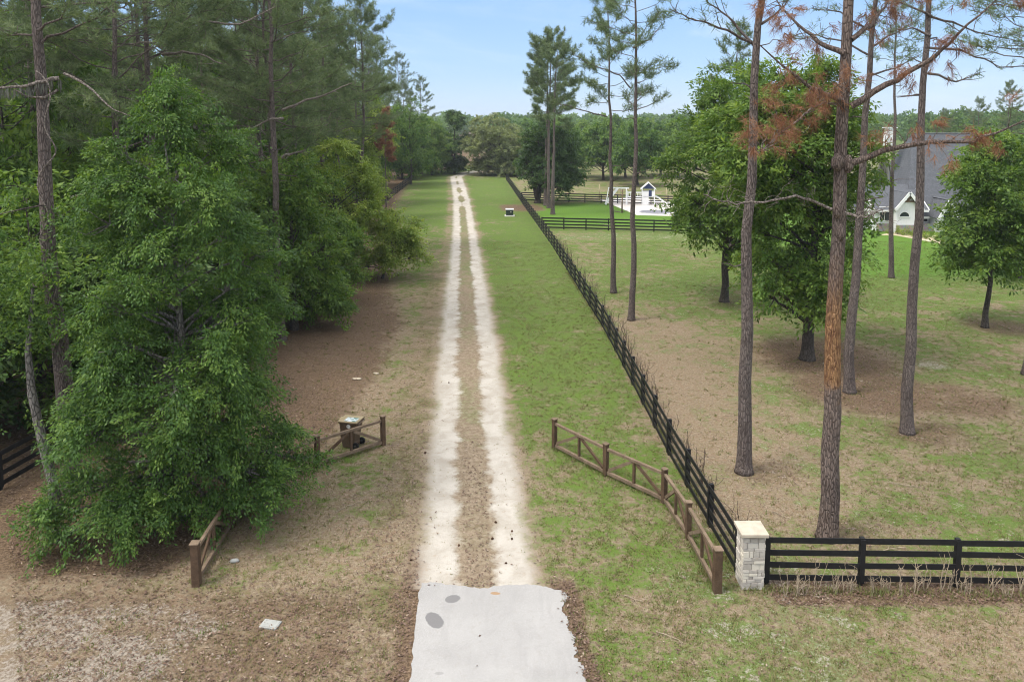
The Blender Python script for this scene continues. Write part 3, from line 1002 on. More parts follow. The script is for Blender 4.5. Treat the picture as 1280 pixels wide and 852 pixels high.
# two more pines whose bare limbs show against the wood
def limb_pine(seed, px_, py_, H, hc, label, limbs):
    b_ = G(px_, py_)
    root_ = pine('pine_tree', seed, H, hc, 40, 4.2, .25, b_, label, None, 2.0, .34, 14, .013, (rng.normal() * .3, 0), 8)
    for pxs, dy in limbs:
        tb_ = MB()
        f_ = world_branch(tb_, pxs, b_[1], dy, b_, .085, .025, 6)
        rr_ = np.random.default_rng(seed + int(pxs[0][0]))
        for k_ in range(5):
            p_ = f_[rr_.integers(len(f_) // 3, len(f_))]
            tb_.tube(wob(p_, p_ + rr_.normal(size=3) * .6, 5, .4, rr_), np.linspace(.02, .006, 5), 4, False)
        tb_.build('dead_branch', M['dead_branch'], root_, True)


limb_pine(43, 352, 425, 25, 12, 'grey pine with long bare limbs reaching right above the dark verge tree', [([(354, 148), (335, 150), (312, 161)], -1.0), ([(353, 138), (372, 130), (405, 119), (440, 104)], -1.2), ([(353, 197), (368, 192), (382, 187)], -1.0)])
limb_pine(44, 203, 452, 26, 12.5, 'grey pine behind the large front tree with bare curved limbs high up', [([(203, 42), (228, 32), (255, 27), (300, 31), (345, 8)], -1.0), ([(203, 68), (228, 65), (252, 68), (278, 80)], -.8), ([(203, 60), (185, 52), (160, 55)], -.6)])

# ---- leafy trees along the left verge
def at(px_, py_):
    p = G(px_, py_)
    return (p[0], p[1], 0)


broadleaf('leafy_tree', 51, 10.8, [(0.1, 2.6), (0.3, 3.6), (0.6, 3.3), (0.85, 2), (1, .6)], 0.2, 56, 1.1, 19, 44, 0.22, M['leaf_fresh'], M['oak_bark'], 'dark leafy tree right behind the large front tree on the left verge', 'tree', at(368, 412), hmin=0.1)
broadleaf('leafy_tree', 52, 10.9, [(0.15, 2.4), (0.35, 3.4), (0.6, 3.6), (0.85, 2.4), (1, .7)], 0.2, 56, 1.1, 19, 42, 0.23, M['leaf_yellow'], M['oak_bark'], 'yellow-green leafy tree on the left verge behind the wheeled bin', 'tree', at(421, 352), hmin=0.14)
broadleaf('leafy_tree', 53, 5.6, [(0.15, 1.6), (0.4, 2.5), (0.75, 2.2), (1, .7)], 0.1, 28, 0.85, 15, 42, 0.2, M['leaf_yellow'], M['oak_bark'], 'low bushy yellow-green tree leaning out over the left verge', 'tree', at(478, 348), hmin=0.14, lean=(1.3, 0))
broadleaf('leafy_tree', 54, 6.5, [(0.05, 2.2), (0.4, 2.8), (0.75, 2.2), (1, .7)], 0.1, 32, 0.9, 15, 42, 0.21, M['leaf_fresh'], M['oak_bark'], 'round low green tree between the dark verge tree and the yellow-green one', 'tree', at(402, 382), hmin=0.06)
broadleaf('leafy_tree', 55, 13.5, [(0.06, 4.2), (0.4, 5.6), (0.7, 4.8), (1, 1)], 0.28, 48, 1.8, 16, 40, 0.44, M['leaf_fresh'], M['oak_bark'], 'bright green tree beside the far end of the left black fence', 'tree', at(503, 224), hmin=0.08)
broadleaf('leafy_tree', 56, 13.2, [(0.06, 3.6), (0.4, 5.0), (0.7, 4.6), (1, 1)], 0.28, 48, 1.7, 16, 40, 0.44, M['leaf_fresh'], M['oak_bark'], 'fresh green tree beyond the left fence end, before the dark tree', 'tree', at(531, 217), hmin=0.08)
broadleaf('leafy_tree', 57, 14.6, [(0.04, 2.6), (0.4, 3.3), (0.7, 2.8), (1, .8)], 0.28, 44, 1.4, 16, 40, 0.44, M['leaf_dark'], M['oak_bark'], 'dark narrow tree standing at the far left end of the lane', 'tree', at(568, 217), hmin=0.05)
rd_ = pine('young_pine', 58, 13.0, 7.0, 22, 1.2, 0.09, at(484, 272), 'dead young pine with rust-brown needles among green trees on the left', None, 2.4, 0.42, 14, 0.035, leaf='rust_needle', stubs=2)

# ---- the right hand pines
def pine_top(px0, py0, px1, py1, Hh):
    """lean so that the trunk runs through both picture points"""
    b_ = G(px0, py0)
    q_ = P(px1, py1, b_[1])
    k_ = Hh / q_[2]
    return b_, (q_ - b_)[:2] * k_


def green_limbs(root, base, specs, seed, dens_=1.0, leaf='needle', bark='pine_bark', r0=0.05, tuft=0.26, blades=16, bw=0.008, name='branch', live=0.35, sec=7, ln=0.3):
    r = np.random.default_rng(seed)
    for (pxs, dy) in specs:
        tb_, tf = MB(), []
        f = world_branch(tb_, pxs, base[1], dy, base, r0, 0.012, 6)
        L = np.linalg.norm(f[-1] - f[0])
        pine_shoots(tb_, f, L, r0, r, tf, dens_, live, sec, ln)
        br = tb_.build(name, M[bark], root, True)
        ps = np.array([t[0] for t in tf])
        ds = np.array([t[1] for t in tf])
        V, tint = needle_tufts(ps, ds, r.uniform(.8, 1.2, len(ps)) * tuft, blades, bw, r)
        np_mesh('needles', V, 3, M[leaf], tint, br)


# T1: the barked, rusty one
b, tp_ = pine_top(1034, 672, 1064, 0, 24)
t1 = empty('dying_pine', b, 'dying pine with an orange bare patch on its trunk and rust-brown needles', 'pine tree')
tb = MB()
r = np.random.default_rng(61)
tpts = dens(trunk_pts(24, tp_, 20, 0.006, r))
tb.tube(tpts, trunk_rad(0.275, 0.06, tpts, 1.25), 14)
# burls and branch collars
for (x_, y_, rr) in ((1046, 203, .17), (1060, 205, .14), (1050, 290, .13), (1046, 262, .12)):
    c = P(x_, y_, b[1]) - b
    tb.tube([c + np.array([0, -.02, -.25]), c + np.array([0, -.03, -.1]), c + np.array([0, -.03, .08]), c + np.array([0, 0, .25])], [.05, rr, rr, .05], 8)
tb.build('trunk', M['dead_bark'], t1, True)
rust_specs = [([(1064, 133), (1107, 106), (1150, 84), (1178, 65), (1210, 32), (1250, -5)], -1.0, .1),
              ([(1062, 205), (1104, 188), (1150, 180), (1202, 178), (1245, 167), (1300, 143)], -1.4, .095),
              ([(1057, 131), (1037, 118), (1016, 112), (991, 92), (946, 53)], -.9, .09),
              ([(1056, 67), (1023, 53), (998, 32), (968, -4)], .8, .085),
              ([(1054, 131), (1020, 132), (988, 158), (956, 187), (948, 192)], -.6, .04),
              ([(1064, 50), (1090, 30), (1105, 8), (1118, -20)], .9, .08)]
for i, (pxs, dy, r0) in enumerate(rust_specs):
    tb_ = MB()
    f = world_branch(tb_, pxs, b[1], dy, b, r0, 0.014, 7)
    L = np.linalg.norm(f[-1] - f[0])
    tf = []
    rr_ = np.random.default_rng(70 + i)
    k = len(f)
    for s in range(18 if i != 4 else 34):
        fr = (0.18 if i != 4 else .05) + (.8 if i != 4 else .95) * rr_.random()
        x_ = fr * (k - 1)
        j = min(int(x_), k - 2)
        p = f[j] + (f[j + 1] - f[j]) * (x_ - j)
        up = 1 if i == 4 else rr_.choice([1, -1, -1]) if i != 1 else rr_.choice([1, 1, -1])
        q = p + norm(rr_.normal(size=3) * np.array([.9, .6, .5]) + np.array([0, 0, .55 * up])) * rr_.uniform(.25, .85) * (1.25 if i == 4 else 1)
        sp = wob(p, q, 5, .5, rr_)
        tb_.tube(sp, np.linspace(.014, .006, 5), 4, False)
        if i == 4 or rr_.random() < .62:
            for j2 in range(rr_.integers(4, 9)):
                tf.append((sp[-1] + rr_.normal(size=3) * .1, norm(sp[-1] - sp[-2] + np.array([0, 0, -.1]))))
    br = tb_.build('branch', M['dead_branch'] if i in (4,) else M['dead_bark'], t1, True)
    ps = np.array([t[0] for t in tf])
    ds = np.array([t[1] for t in tf])
    V, tint = needle_tufts(ps, ds, rr_.uniform(.8, 1.2, len(ps)) * .26, 24, .005, rr_, .75, .35)
    np_mesh('needles', V, 3, M['rust_needle'], tint, br)
for pxs, dy in (([(1047, 263), (1020, 252), (995, 245), (956, 252), (928, 255), (900, 252), (879, 243)], -.8), ([(1055, 266), (1072, 272), (1088, 270), (1104, 262)], -.5)):
    tb_ = MB()
    f = world_branch(tb_, pxs, b[1], dy, b, .045, .012, 6)
    rr_ = np.random.default_rng(int(pxs[0][0]))
    for s in range(20):
        p = f[rr_.integers(len(f) // 4, len(f))]
        q = p + norm(rr_.normal(size=3) * np.array([1, .7, .8])) * rr_.uniform(.25, .9)
        sp = wob(p, q, 6, .7, rr_)
        tb_.tube(sp, np.linspace(.012, .004, 6), 4, False)
        tb_.tube(wob(sp[3], sp[3] + rr_.normal(size=3) * .2, 4, .5, rr_), np.linspace(.007, .003, 4), 4, False)
    tb_.build('dead_branch', M['dead_branch'], t1, True)
# top of the dying pine, over the frame
tf = []
tb_ = MB()
rr_ = np.random.default_rng(77)
for i in range(22):
    z = 16.5 + 7 * i / 22
    c = np.array([tp_[0] * z / 24, tp_[1] * z / 24, z])
    a = i * 2.4
    pine_branch(tb_, c, np.array([math.cos(a), math.sin(a), .3]), rr_.uniform(1.2, 2.6), .045, rr_, tf, .7)
br = tb_.build('upper_branches', M['dead_bark'], t1, True)
ps = np.array([t[0] for t in tf])
ds = np.array([t[1] for t in tf])
V, tint = needle_tufts(ps, ds, np.full(len(ps), .27), 12, .011, rr_)
np_mesh('needles', V, 3, M['rust_needle'], tint, br)

# T2
b, tp_ = pine_top(930, 590, 951, 0, 25)
t2 = pine('pine_tree', 62, 25, 16.4, 34, 3.4, 0.25, b, 'straight grey pine in the field just left of the dying pine', None, 1.2, .28, 14, .01, tp_, 4)
green_limbs(t2, b, [([(946, 62), (918, 42), (890, 30), (860, 22), (838, 12)], -1.2), ([(944, 58), (915, 28), (895, 10), (870, -10)], .8), ([(952, 30), (975, 12), (990, -10)], .6)], 81, .6)
# T3
b, tp_ = pine_top(1062, 490, 1092, 0, 26)
t3 = pine('pine_tree', 63, 26, 17.2, 40, 4.0, 0.23, b, 'grey pine just right of the dying pine, crossing the large dark oak', None, 1.3, .28, 13, .011, tp_, 5)
green_limbs(t3, b, [([(1088, 70), (1055, 52), (1020, 45), (985, 50)], 1.2), ([(1090, 40), (1050, 15), (1015, 10)], -.8), ([(1088, 60), (1120, 40), (1150, 25)], 1.2), ([(1086, 95), (1120, 85), (1150, 70)], .8)], 82, .9)
# T4
b, tp_ = pine_top(1134, 541, 1168, 0, 25)
t4 = pine('pine_tree', 64, 25, 16.6, 36, 3.6, 0.225, b, 'tall grey pine whose trunk crosses the house roof, nearest of those before the house', None, 1.2, .28, 14, .01, tp_, 5)
green_limbs(t4, b, [([(1162, 60), (1190, 62), (1220, 70), (1248, 83), (1290, 84)], -.9), ([(1160, 20), (1190, 28), (1220, 40), (1285, 56)], .9), ([(1164, 45), (1140, 35), (1115, 40)], .5), ([(1164, 20), (1130, 5), (1105, 0)], .5), ([(1160, 92), (1195, 102), (1225, 92)], .4)], 83, .45)
# T5: at the right edge of the frame
b, tp_ = pine_top(1284, 468, 1300, 0, 24)
t5 = pine('pine_tree', 65, 24, 14.0, 44, 5.0, 0.22, b, 'pine at the right edge of the field, its trunk half out of view', None, 1.5, .28, 13, .012, tp_, 3)
# T6: thin pine before the house, with hanging moss
b, tp_ = pine_top(1114, 347, 1122, 0, 22)
t6 = pine('pine_tree', 66, 23, 16.0, 30, 3.4, 0.2, b, 'slim pine in front of the house gable with moss hanging low on it', None, 1.3, .34, 11, .016, tp_, 5)
tb = MB()
f1 = world_branch(tb, [(1118, 195), (1108, 196), (1100, 204)], b[1], -.6, b, .05, .02)
tb.build('branch', M['dead_branch'], t6, True)
moss_part(t6, f1[3:], 90, 2.4, 4)
# T7, T8: middle distance pair
b, tp_ = pine_top(767, 366, 760, 20, 20.5)
t7 = pine('pine_tree', 67, 20.2, 12.6, 30, 2.8, 0.2, b, 'slim pine, the farther of the two tall ones by the long fence', None, 2.3, .36, 14, .015, tp_, 4, ([0, .3, .7, 1], [.75, 1, .75, .3]), sec=4)
green_limbs(t7, b, [([(759, 146), (735, 140), (705, 131), (690, 128)], -1.0)], 84, 1.0, tuft=.3, blades=14, bw=.012)
b, tp_ = pine_top(789, 400, 793, 0, 23)
t8 = pine('pine_tree', 68, 23, 12.2, 36, 2.9, 0.2, b, 'tall slim pine, the nearer of the two by the long fence', None, 2.0, .34, 14, .013, tp_, 4, ([0, .3, .7, 1], [.55, 1, .8, .3]), sec=4)
green_limbs(t8, b, [([(788, 110), (775, 95), (755, 86), (730, 78), (712, 64)], -1.0), ([(791, 60), (812, 50), (828, 30)], .6)], 85, .9, tuft=.3, blades=14, bw=.012)
# T9-11: the group in front of the play lawn
for i, (x_, y_, xt, yt, H, lab) in enumerate([(682, 257, 684, 60, 21.5, 'leftmost pine of the three by the dark oak and long fence'), (686, 260, 689, 60, 22.5, 'middle pine of the three by the dark oak and long fence'),
                                              (691, 268, 697, 60, 20.5, 'rightmost and nearest pine of the three by the dark oak and long fence')]):
    b, tp_ = pine_top(x_, y_, xt, yt, H)
    pine('pine_tree', 90 + i, H, H * .55, 38, 3.9, .27, b, lab, None, 2.2, .46, 13, .022, tp_, 3, ([0, .3, .75, 1], [.7, 1, .9, .45]))
# T12: pine behind the field oaks
b = at(912, 330)
pine('pine_tree', 93, 19.5, 12, 30, 2.6, .17, b, 'distant pine rising behind the pair of field oaks', None, 2.0, .42, 13, .02, (0.2, 0), 3, sec=4)

# ---- the field oaks and right hand trees
broadleaf('oak_tree', 71, 15.2, [(0.2, 2.6), (0.31, 2.7), (0.42, 2.4), (0.56, 2.6), (0.68, 4.5), (0.86, 3.4), (1, .9)], 0.3, 100, 1.35, 21, 42, 0.23, M['leaf_fresh'], M['oak_bark'],
          'large dark green oak with a single thick trunk in the field behind the dying pine', 'tree', at(1009, 449), hmin=0.2, off=(-1.15, 0))
broadleaf('oak_tree', 72, 15.6, [(0.2, 2.6), (0.4, 3.8), (0.65, 4.0), (0.85, 2.6), (1, .8)], 0.26, 74, 1.35, 19, 40, 0.25, M['leaf_fresh'], M['oak_bark'],
          'lighter green oak behind and left of the large dark oak', 'tree', at(905, 377), hmin=0.22)
broadleaf('leafy_tree', 73, 11.4, [(0.3, 1.6), (0.45, 2.2), (0.7, 2.2), (0.9, 1.2), (1, .4)], 0.17, 52, 1.15, 18, 40, 0.24, M['leaf_fresh'], M['oak_bark'],
          'young green tree with a thin bare trunk near the right edge', 'tree', at(1231, 409), hmin=0.3)
broadleaf('leafy_tree', 74, 12.2, [(0.25, 3), (0.45, 4.4), (0.7, 4), (0.9, 2.4), (1, .7)], 0.22, 52, 1.35, 17, 38, 0.28, M['leaf_fresh'], M['oak_bark'],
          'green tree farther back at the right edge, before the house', 'tree', at(1272, 347), hmin=0.26)

# live oaks at the far end of the long fence
broadleaf('oak_tree', 75, 13.4, [(0.06, 5.6), (0.35, 7.6), (0.65, 7.2), (0.9, 4.4), (1, 1.4)], 0.38, 90, 2.1, 18, 40, 0.4, M['leaf_olive'], M['oak_bark'],
          'greyish olive live oak leaning over the lane at the end of the long fence', 'tree', at(630, 219), hmin=0.08, lean=(-2.4, 0), forks=2)
broadleaf('oak_tree', 76, 11.4, [(0.2, 3.4), (0.4, 4.5), (0.65, 4.3), (0.9, 3), (1, 1)], 0.42, 66, 1.8, 17, 40, 0.36, M['leaf_dark'], M['oak_bark'],
          'dark forked live oak between the long fence and the three pines', 'tree', at(672, 254), hmin=0.24, forks=3, off=(1.9, 0))

# orchard-like trees in the pasture beyond the play lawn
PG = 'pasture trees beyond the play lawn'
pt = broadleaf('pasture_tree', 301, 10.5, [(0.28, 3.4), (0.45, 4.6), (0.7, 4), (0.9, 2.4), (1, .8)], 0.24, 36, 1.7, 15, 36, 0.46, M['leaf_fresh'], M['oak_bark'], 'dark green pasture tree with bare trunk beyond the play lawn', 'tree', at(721, 221), PG, hmin=0.3)
pt2 = broadleaf('pasture_tree', 302, 11.5, [(0.28, 3.8), (0.45, 5), (0.7, 4.4), (0.9, 2.6), (1, .8)], 0.26, 38, 1.8, 15, 36, 0.46, M['leaf_deep'], M['oak_bark'], 'dark green pasture tree with bare trunk beyond the play lawn', 'tree', at(797, 232), PG, hmin=0.3)
for i, (x_, y_, s) in enumerate([(754, 225, 1), (782, 222, 1.05), (826, 219, .95), (848, 222, 1.1), (703, 214, 1), (736, 207, 1.1), (768, 207, 1.1), (812, 205, 1.15), (870, 212, 1.1), (893, 208, 1.15), (660, 207, 1), (690, 203, 1.1),
                                 (845, 200, 1.2), (925, 205, 1.2), (1185, 205, 1.2), (1225, 215, 1.1), (1262, 205, 1.25), (1160, 200, 1.1), (1200, 195, 1.35), (1290, 212, 1.1)]):
    copy_tree(pt if i % 2 else pt2, at(x_, y_), rng.random() * 6.28, (s, s, s), 'dark green pasture tree with bare trunk beyond the play lawn' if x_ < 1000 else 'green tree standing behind the white house', PG if x_ < 1000 else 'trees behind the house')
for i, (x_, y_, s) in enumerate([(1215, 232, .62), (1255, 240, .66), (1176, 226, .6)]):
    copy_tree(lp[i % 4], at(x_, y_), rng.random() * 6.28, (s, s, s * 1.05), 'pine standing behind the white house', 'pines behind the house')


# ---- far wood: one mass to the horizon
def far_wood():
    r = np.random.default_rng(11)
    Vs, Ts = [], []
    spots = []
    for k in range(1150):
        y_ = 235 + 700 * r.random() ** 1.3
        x_ = r.uniform(-0.75, 0.78) * y_
        if x_ < -0.045 * y_ - 4 and y_ < 400 and r.random() < .5:
            continue
        if 20 < x_ < 130 and 180 < y_ < 330 and r.random() < 0.86:
            continue
        if abs(x_ - 0.2 * y_) < 10 and y_ < 420:
            continue
        if abs(x_ + .052 * y_) < 7 and y_ < 430:
            continue
        spots.append((x_, y_))
    for (x_, y_) in spots:
        far = y_ > 420
        q = 330 if far else 620
        H = r.uniform(10, 15.5) + (1.5 if far else 0)
        rr = r.uniform(3.6, 6.5)
        nl = 16
        lc = norm(r.normal(size=(nl, 3)) + np.array([0, 0, .5])) * np.array([rr * .66, rr * .66, H * .3])
        lr = r.uniform(.28, .5, nl) * rr
        i = r.integers(0, nl, q)
        u = norm(r.normal(size=(q, 3)) + np.array([0, 0, .25]))
        c = lc[i] + u * lr[i][:, None] * r.uniform(.6, 1.05, (q, 1)) + np.array([x_, y_, H * .6])
        c[:, 2] = np.maximum(c[:, 2], .3)
        d = norm(r.normal(size=(q, 3)))
        V = kites(c, d, norm(u + r.normal(size=(q, 3)) * .4), r.uniform(.7, 1.5, q) * (1.5 if far else 1.0), .7)
        Vs.append(V)
        Ts.append(np.clip(r.random() * .6 + .1 + (r.random(nl) * .25)[i] + r.normal(size=q) * .08, 0, 1))
    o = np_mesh('far_wood', np.vstack(Vs), 4, M['far_leaf'], np.concatenate(Ts))
    tag(o, 'hazy far-off wood reaching across the whole horizon', 'woodland', kind='stuff')


far_wood()

# ------------------------------------------------------------------ fences
def resample(poly, step):
    d = np.r_[0, np.cumsum(np.linalg.norm(np.diff(poly, axis=0), axis=1))]
    k = int(round(d[-1] / step))
    t = np.linspace(0, d[-1], k + 1)
    return np.stack([np.interp(t, d, poly[:, 0]), np.interp(t, d, poly[:, 1])], 1)


def board_fence(poly, label, bay_parts=False, step=2.44, h=1.32, rails=(0.22, 0.56, 0.9, 1.225), side=1, post=0.115, maxposts=95):
    pts = resample(np.array(poly), step)
    o0 = pts[0]
    root = empty('black_fence', (o0[0], o0[1], 0), label, 'fence')
    pts = pts - o0
    dirs = norm(np.gradient(pts, axis=0))
    nrm = np.stack([-dirs[:, 1], dirs[:, 0]], 1) * side
    for i, p in enumerate(pts):
        mb_ = MB()
        d3 = np.array([dirs[i][0], dirs[i][1], 0])
        n3 = np.array([nrm[i][0], nrm[i][1], 0])
        hh = h + rng.normal() * .012
        mb_.box((p[0], p[1], hh / 2 - .05), (post, post, hh + .1), np.stack([d3, n3, [0, 0, 1]], 1))
        # face board over the joint
        c = np.array([p[0], p[1], 0]) + n3 * (post / 2 + .036)
        mb_.box((c[0], c[1], h * .52), (.13, .02, h * .9), np.stack([d3, n3, [0, 0, 1]], 1))
        mb_.build('post', M['black'], root, bevel=.006)
    for z in rails:
        mb_ = MB()
        for i in range(len(pts) - 1):
            off = (post / 2 + .0135)
            a = np.array([*(pts[i] + nrm[i] * off), z + rng.normal() * .008])
            c = np.array([*(pts[i + 1] + nrm[i + 1] * off), z + rng.normal() * .008])
            g_ = norm(c - a) * .003
            if bay_parts:
                mb_ = MB()
            mb_.bar(a + g_, c - g_, .024, .155)
            if bay_parts:
                mb_.build('rail', M['black'], root, bevel=.004)
        if not bay_parts:
            mb_.build('rail', M['black'], root)
    return root


pil = G(941, 737)
pil = np.array([pil[0], pil[1] + .28, 0])
f0 = np.array([pil[0] + .42, pil[1]])
board_fence([f0, f0 + np.array([14.6, -.35])], 'black four-rail fence running right from the stone pillar', True, side=-1)
fr = FENCE_R.copy()
fr[0] = [pil[0] - .18, pil[1] + .36]
board_fence(fr, 'long black four-rail fence along the right side of the lane', side=1)
board_fence(FENCE_L, 'black board fence along the wood on the left side of the lane', side=-1)
a, c = G(682, 286)[:2], G(905, 292)[:2]
a[0] = fence_x(a[1]) + .2
board_fence([a, c], 'black cross fence on the near side of the play lawn', side=-1)
a, c = G(654, 251)[:2], G(900, 258)[:2]
a[0] = fence_x(a[1]) + .2
board_fence([a, c], 'black cross fence on the far side of the play lawn', side=-1)


# ---- brown gate wings
def wing(pxs, label, big_last=True):
    pts = [G(*p)[:2] for p in pxs]
    o0 = pts[0]
    root = empty('gate_wing', (o0[0], o0[1], 0), label, 'wooden fence')
    pts = [p - o0 for p in pts]
    n_ = len(pts)
    H = 1.02
    for i, p in enumerate(pts):
        mb_ = MB()
        d = norm((pts[min(i + 1, n_ - 1)] - pts[max(i - 1, 0)]))
        d3, n3 = np.array([d[0], d[1], 0]), np.array([-d[1], d[0], 0])
        rot = np.stack([d3, n3, [0, 0, 1]], 1)
        w_ = .2 if (big_last and i == n_ - 1) else .15
        hh = H + (.12 if i == n_ - 1 else .08)
        mb_.box((p[0], p[1], hh / 2 - .05), (w_, w_, hh + .1), rot)
        po = mb_.build('post', M['brown_wood'], root, bevel=.008)
        mb_ = MB()
        mb_.box((p[0], p[1], hh + .021), (w_ + .04, w_ + .04, .04), rot)
        mb_.build('post_cap', M['grey_wood'], po, bevel=.012)
    for i in range(n_ - 1):
        p, q = np.array([*pts[i], 0]), np.array([*pts[i + 1], 0])
        d = norm(q - p)
        p, q = p + d * .08, q - d * .08
        m_ = (p + q) / 2
        z1, z0 = H - .07, .13
        up = np.array([0, 0, 1.0])
        mb_ = MB()
        mb_.bar(p + up * z1, q + up * z1, .09, .09)
        mb_.build('top_rail', M['grey_wood'], root, bevel=.006)
        mb_ = MB()
        mb_.bar(p + up * z0, q + up * z0, .09, .11)
        mb_.build('bottom_rail', M['grey_wood'], root, bevel=.006)
        mb_ = MB()
        mb_.bar(m_ + up * (z0 + .056), m_ + up * (z1 - .046), .075, .085, d)
        mb_.build('stud', M['brown_wood'], root, bevel=.006)
        for e_, sg in ((p, 1), (q, -1)):
            mb_ = MB()
            mb_.bar(e_ + d * sg * .05 + up * (z0 + .1), m_ - d * sg * .1 + up * (z1 - .075), .06, .1)
            mb_.build('brace', M['grey_wood'] if sg == 1 else M['brown_wood'], root, bevel=.006)
    return root


wing([(693, 560), (757, 594), (830, 628), (860, 673), (896, 739)], 'brown timber gate wing curving along the grass right of the lane')
wing([(479, 556), (397, 583), (325, 612), (288, 660), (246, 731)], 'brown timber gate wing left of the lane, half under the large tree')

# ---- stone pillar
root = empty('stone_pillar', pil, 'pale stone gate pillar with a cream cap at the corner of the black fences', 'pillar')
m, n = mat('pale_ashlar')
pos = n.new('ShaderNodeNewGeometry').outputs['Position']
oi = n.attr('tint')
c1 = n.noise(pos, 9, 4, .6)
col = n.ramp(n.math('ADD', n.math('MULTIPLY', oi, .7), n.math('MULTIPLY', c1, .4)), [(.2, (.33, .295, .255)), (.5, (.5, .46, .41)), (.85, (.6, .55, .46))])
n.out(n.principled(col, .9, .15, n.bump(n.noise(pos, 30, 4, .65), .5, .02)))
M['ashlar'] = m
core = MB()
core.box((0, 0, .72), (.5, .5, 1.44))
M['mortar'] = plain_mat('grey_mortar', (.3, .29, .27), .95, .05, .2, 20)
sh = core.build('shaft', M['mortar'], root)
bk = MB()
tn = []
rr = np.random.default_rng(3)
for fc in range(4):
    a = fc * math.pi / 2
    fx, fy = np.array([math.cos(a), math.sin(a), 0]), np.array([-math.sin(a), math.cos(a), 0])
    z = .0
    row = 0
    while z < 1.42:
        hh = min(rr.choice([.085, .12, .16]), 1.44 - z)
        if hh < .05:
            break
        y0 = -.275
        while y0 < .27:
            w_ = min(rr.choice([.1, .16, .22, .28]), .275 - y0)
            if .275 - y0 - w_ < .07:
                w_ = .275 - y0
            dp = .03 + rr.uniform(-.008, .012)
            c = fx * (.25 + dp / 2) + fy * (y0 + w_ / 2)
            bk.box((c[0], c[1], z + hh / 2), (dp + .02, w_ - .008, hh - .008), np.stack([fx, fy, [0, 0, 1]], 1))
            tn.append(rr.random())
            y0 += w_
        z += hh
o = bk.build('stone_facing', M['ashlar'], sh, bevel=.008)
at_ = o.data.attributes.new('tint', 'FLOAT', 'POINT')
at_.data.foreach_set('value', np.repeat(tn, 8).astype(np.float32))
mb = MB()
c0 = MB()
for (w_, z0, z1) in ((.7, 1.44, 1.53),):
    mb.box((0, 0, (z0 + z1) / 2), (w_, w_, z1 - z0))
mb.add([(-.345, -.345, 1.531), (.345, -.345, 1.531), (.345, .345, 1.531), (-.345, .345, 1.531), (-.05, -.05, 1.56), (.05, -.05, 1.56), (.05, .05, 1.56), (-.05, .05, 1.56)],
       [(0, 1, 5, 4), (1, 2, 6, 5), (2, 3, 7, 6), (3, 0, 4, 7), (4, 5, 6, 7)])
mb.build('cap', plain_mat('cream_cap_stone', (.45, .39, .31), .9, .15, .12, 5), root, bevel=.012)

# ------------------------------------------------------------------ wheeled bin
b = G(440, 557)
root = empty('wheeled_bin', b, 'brown wheeled rubbish bin behind the left gate wing', 'bin', rz=R(-14))
M['bin'] = plain_mat('brown_bin_plastic', (.115, .078, .05), .5, .35, .12, 5)
M['bin_lid'] = plain_mat('tan_lid', (.3, .235, .13), .35, .5, .15, 4)  # tan, paler than the brown body
mb = MB()
# body: back faces +x; width along y
lo, hi = (-.27, .25, .06, .25), (-.36, .36, 1.0, .3)


def frust(mb_, x0, x1, w0, z0, X0, X1, w1, z1):
    mb_.add([(x0, -w0, z0), (x1, -w0, z0), (x1, w0, z0), (x0, w0, z0), (X0, -w1, z1), (X1, -w1, z1), (X1, w1, z1), (X0, w1, z1)],
            [(3, 2, 1, 0), (0, 1, 5, 4), (1, 2, 6, 5), (2, 3, 7, 6), (3, 0, 4, 7), (4, 5, 6, 7)])


frust(mb, -.26, .18, .24, .03, -.35, .33, .29, .97)
mb.box((.2, 0, .13), (.09, .34, .16))
for s in (-1, 1):
    mb.bar((-.3, s * .268, .25), (-.3, s * .293, .9), .02, .03)
    mb.bar((.0, s * .262, .2), (.0, s * .292, .9), .02, .03)
mb.build('body', M['bin'], root, bevel=.025)
mb = MB()
mb.box((-.01, 0, .985), (.76, .64, .05))
mb.build('rim', M['bin'], root, bevel=.012)
mb = MB()
frust(mb, -.42, .37, .33, 1.012, -.38, .35, .3, 1.055)
mb.box((-.42, 0, 1.03), (.06, .24, .025))
lid = mb.build('lid', M['bin_lid'], root, bevel=.012)
m, n = mat('bin_sticker')
tc = n.new('ShaderNodeTexCoord').outputs['Object']
sp = n.new('ShaderNodeSeparateXYZ')
n.link(tc, sp.inputs[0])
nz = n.noise(tc, 9, 3, .6)
col = n.mix(n.smooth(nz, .42, .52), (.09, .2, .17), (.62, .66, .68))
n.out(n.principled(col, .3, .5))
mb = MB()
mb.box((.06, -.1, 1.059), (.46, .36, .006))
mb.build('sticker', m, lid)
mb = MB()
mb.tube([(.42, -.26, .97), (.42, .26, .97)], .018, 8)
for s in (-1, 1):
    mb.bar((.34, s * .24, .95), (.425, s * .24, .97), .03, .05)
mb.build('handle', M['bin'], root, True)
m, n = mat('bin_emblem')
n.out(n.principled((.62, .62, .6), .5, .3))
mb = MB()
mb.tube([(.02, -.287, .86), (.02, -.3, .86)], .075, 16)
mb.build('emblem', m, root)
M['rubber'] = plain_mat('black_rubber', (.015, .015, .016), .8, .2, .2, 8)
for s in (-1, 1):
    mb = MB()
    mb.tube([(.27, s * .27 - .035, .13), (.27, s * .27 + .035, .13)], .13, 20)
    w_ = mb.build('wheel', M['rubber'], root, bevel=.012)
    mb = MB()
    mb.tube([(.27, s * .27 - .045, .13), (.27, s * .27 + .045, .13)], .05, 12)
    mb.build('hub', plain_mat('dark_hub', (.05, .05, .05), .5), w_)
mb = MB()
mb.tube([(.27, -.23, .13), (.27, .23, .13)], .012, 8)
mb.build('axle', M['rubber'], root)

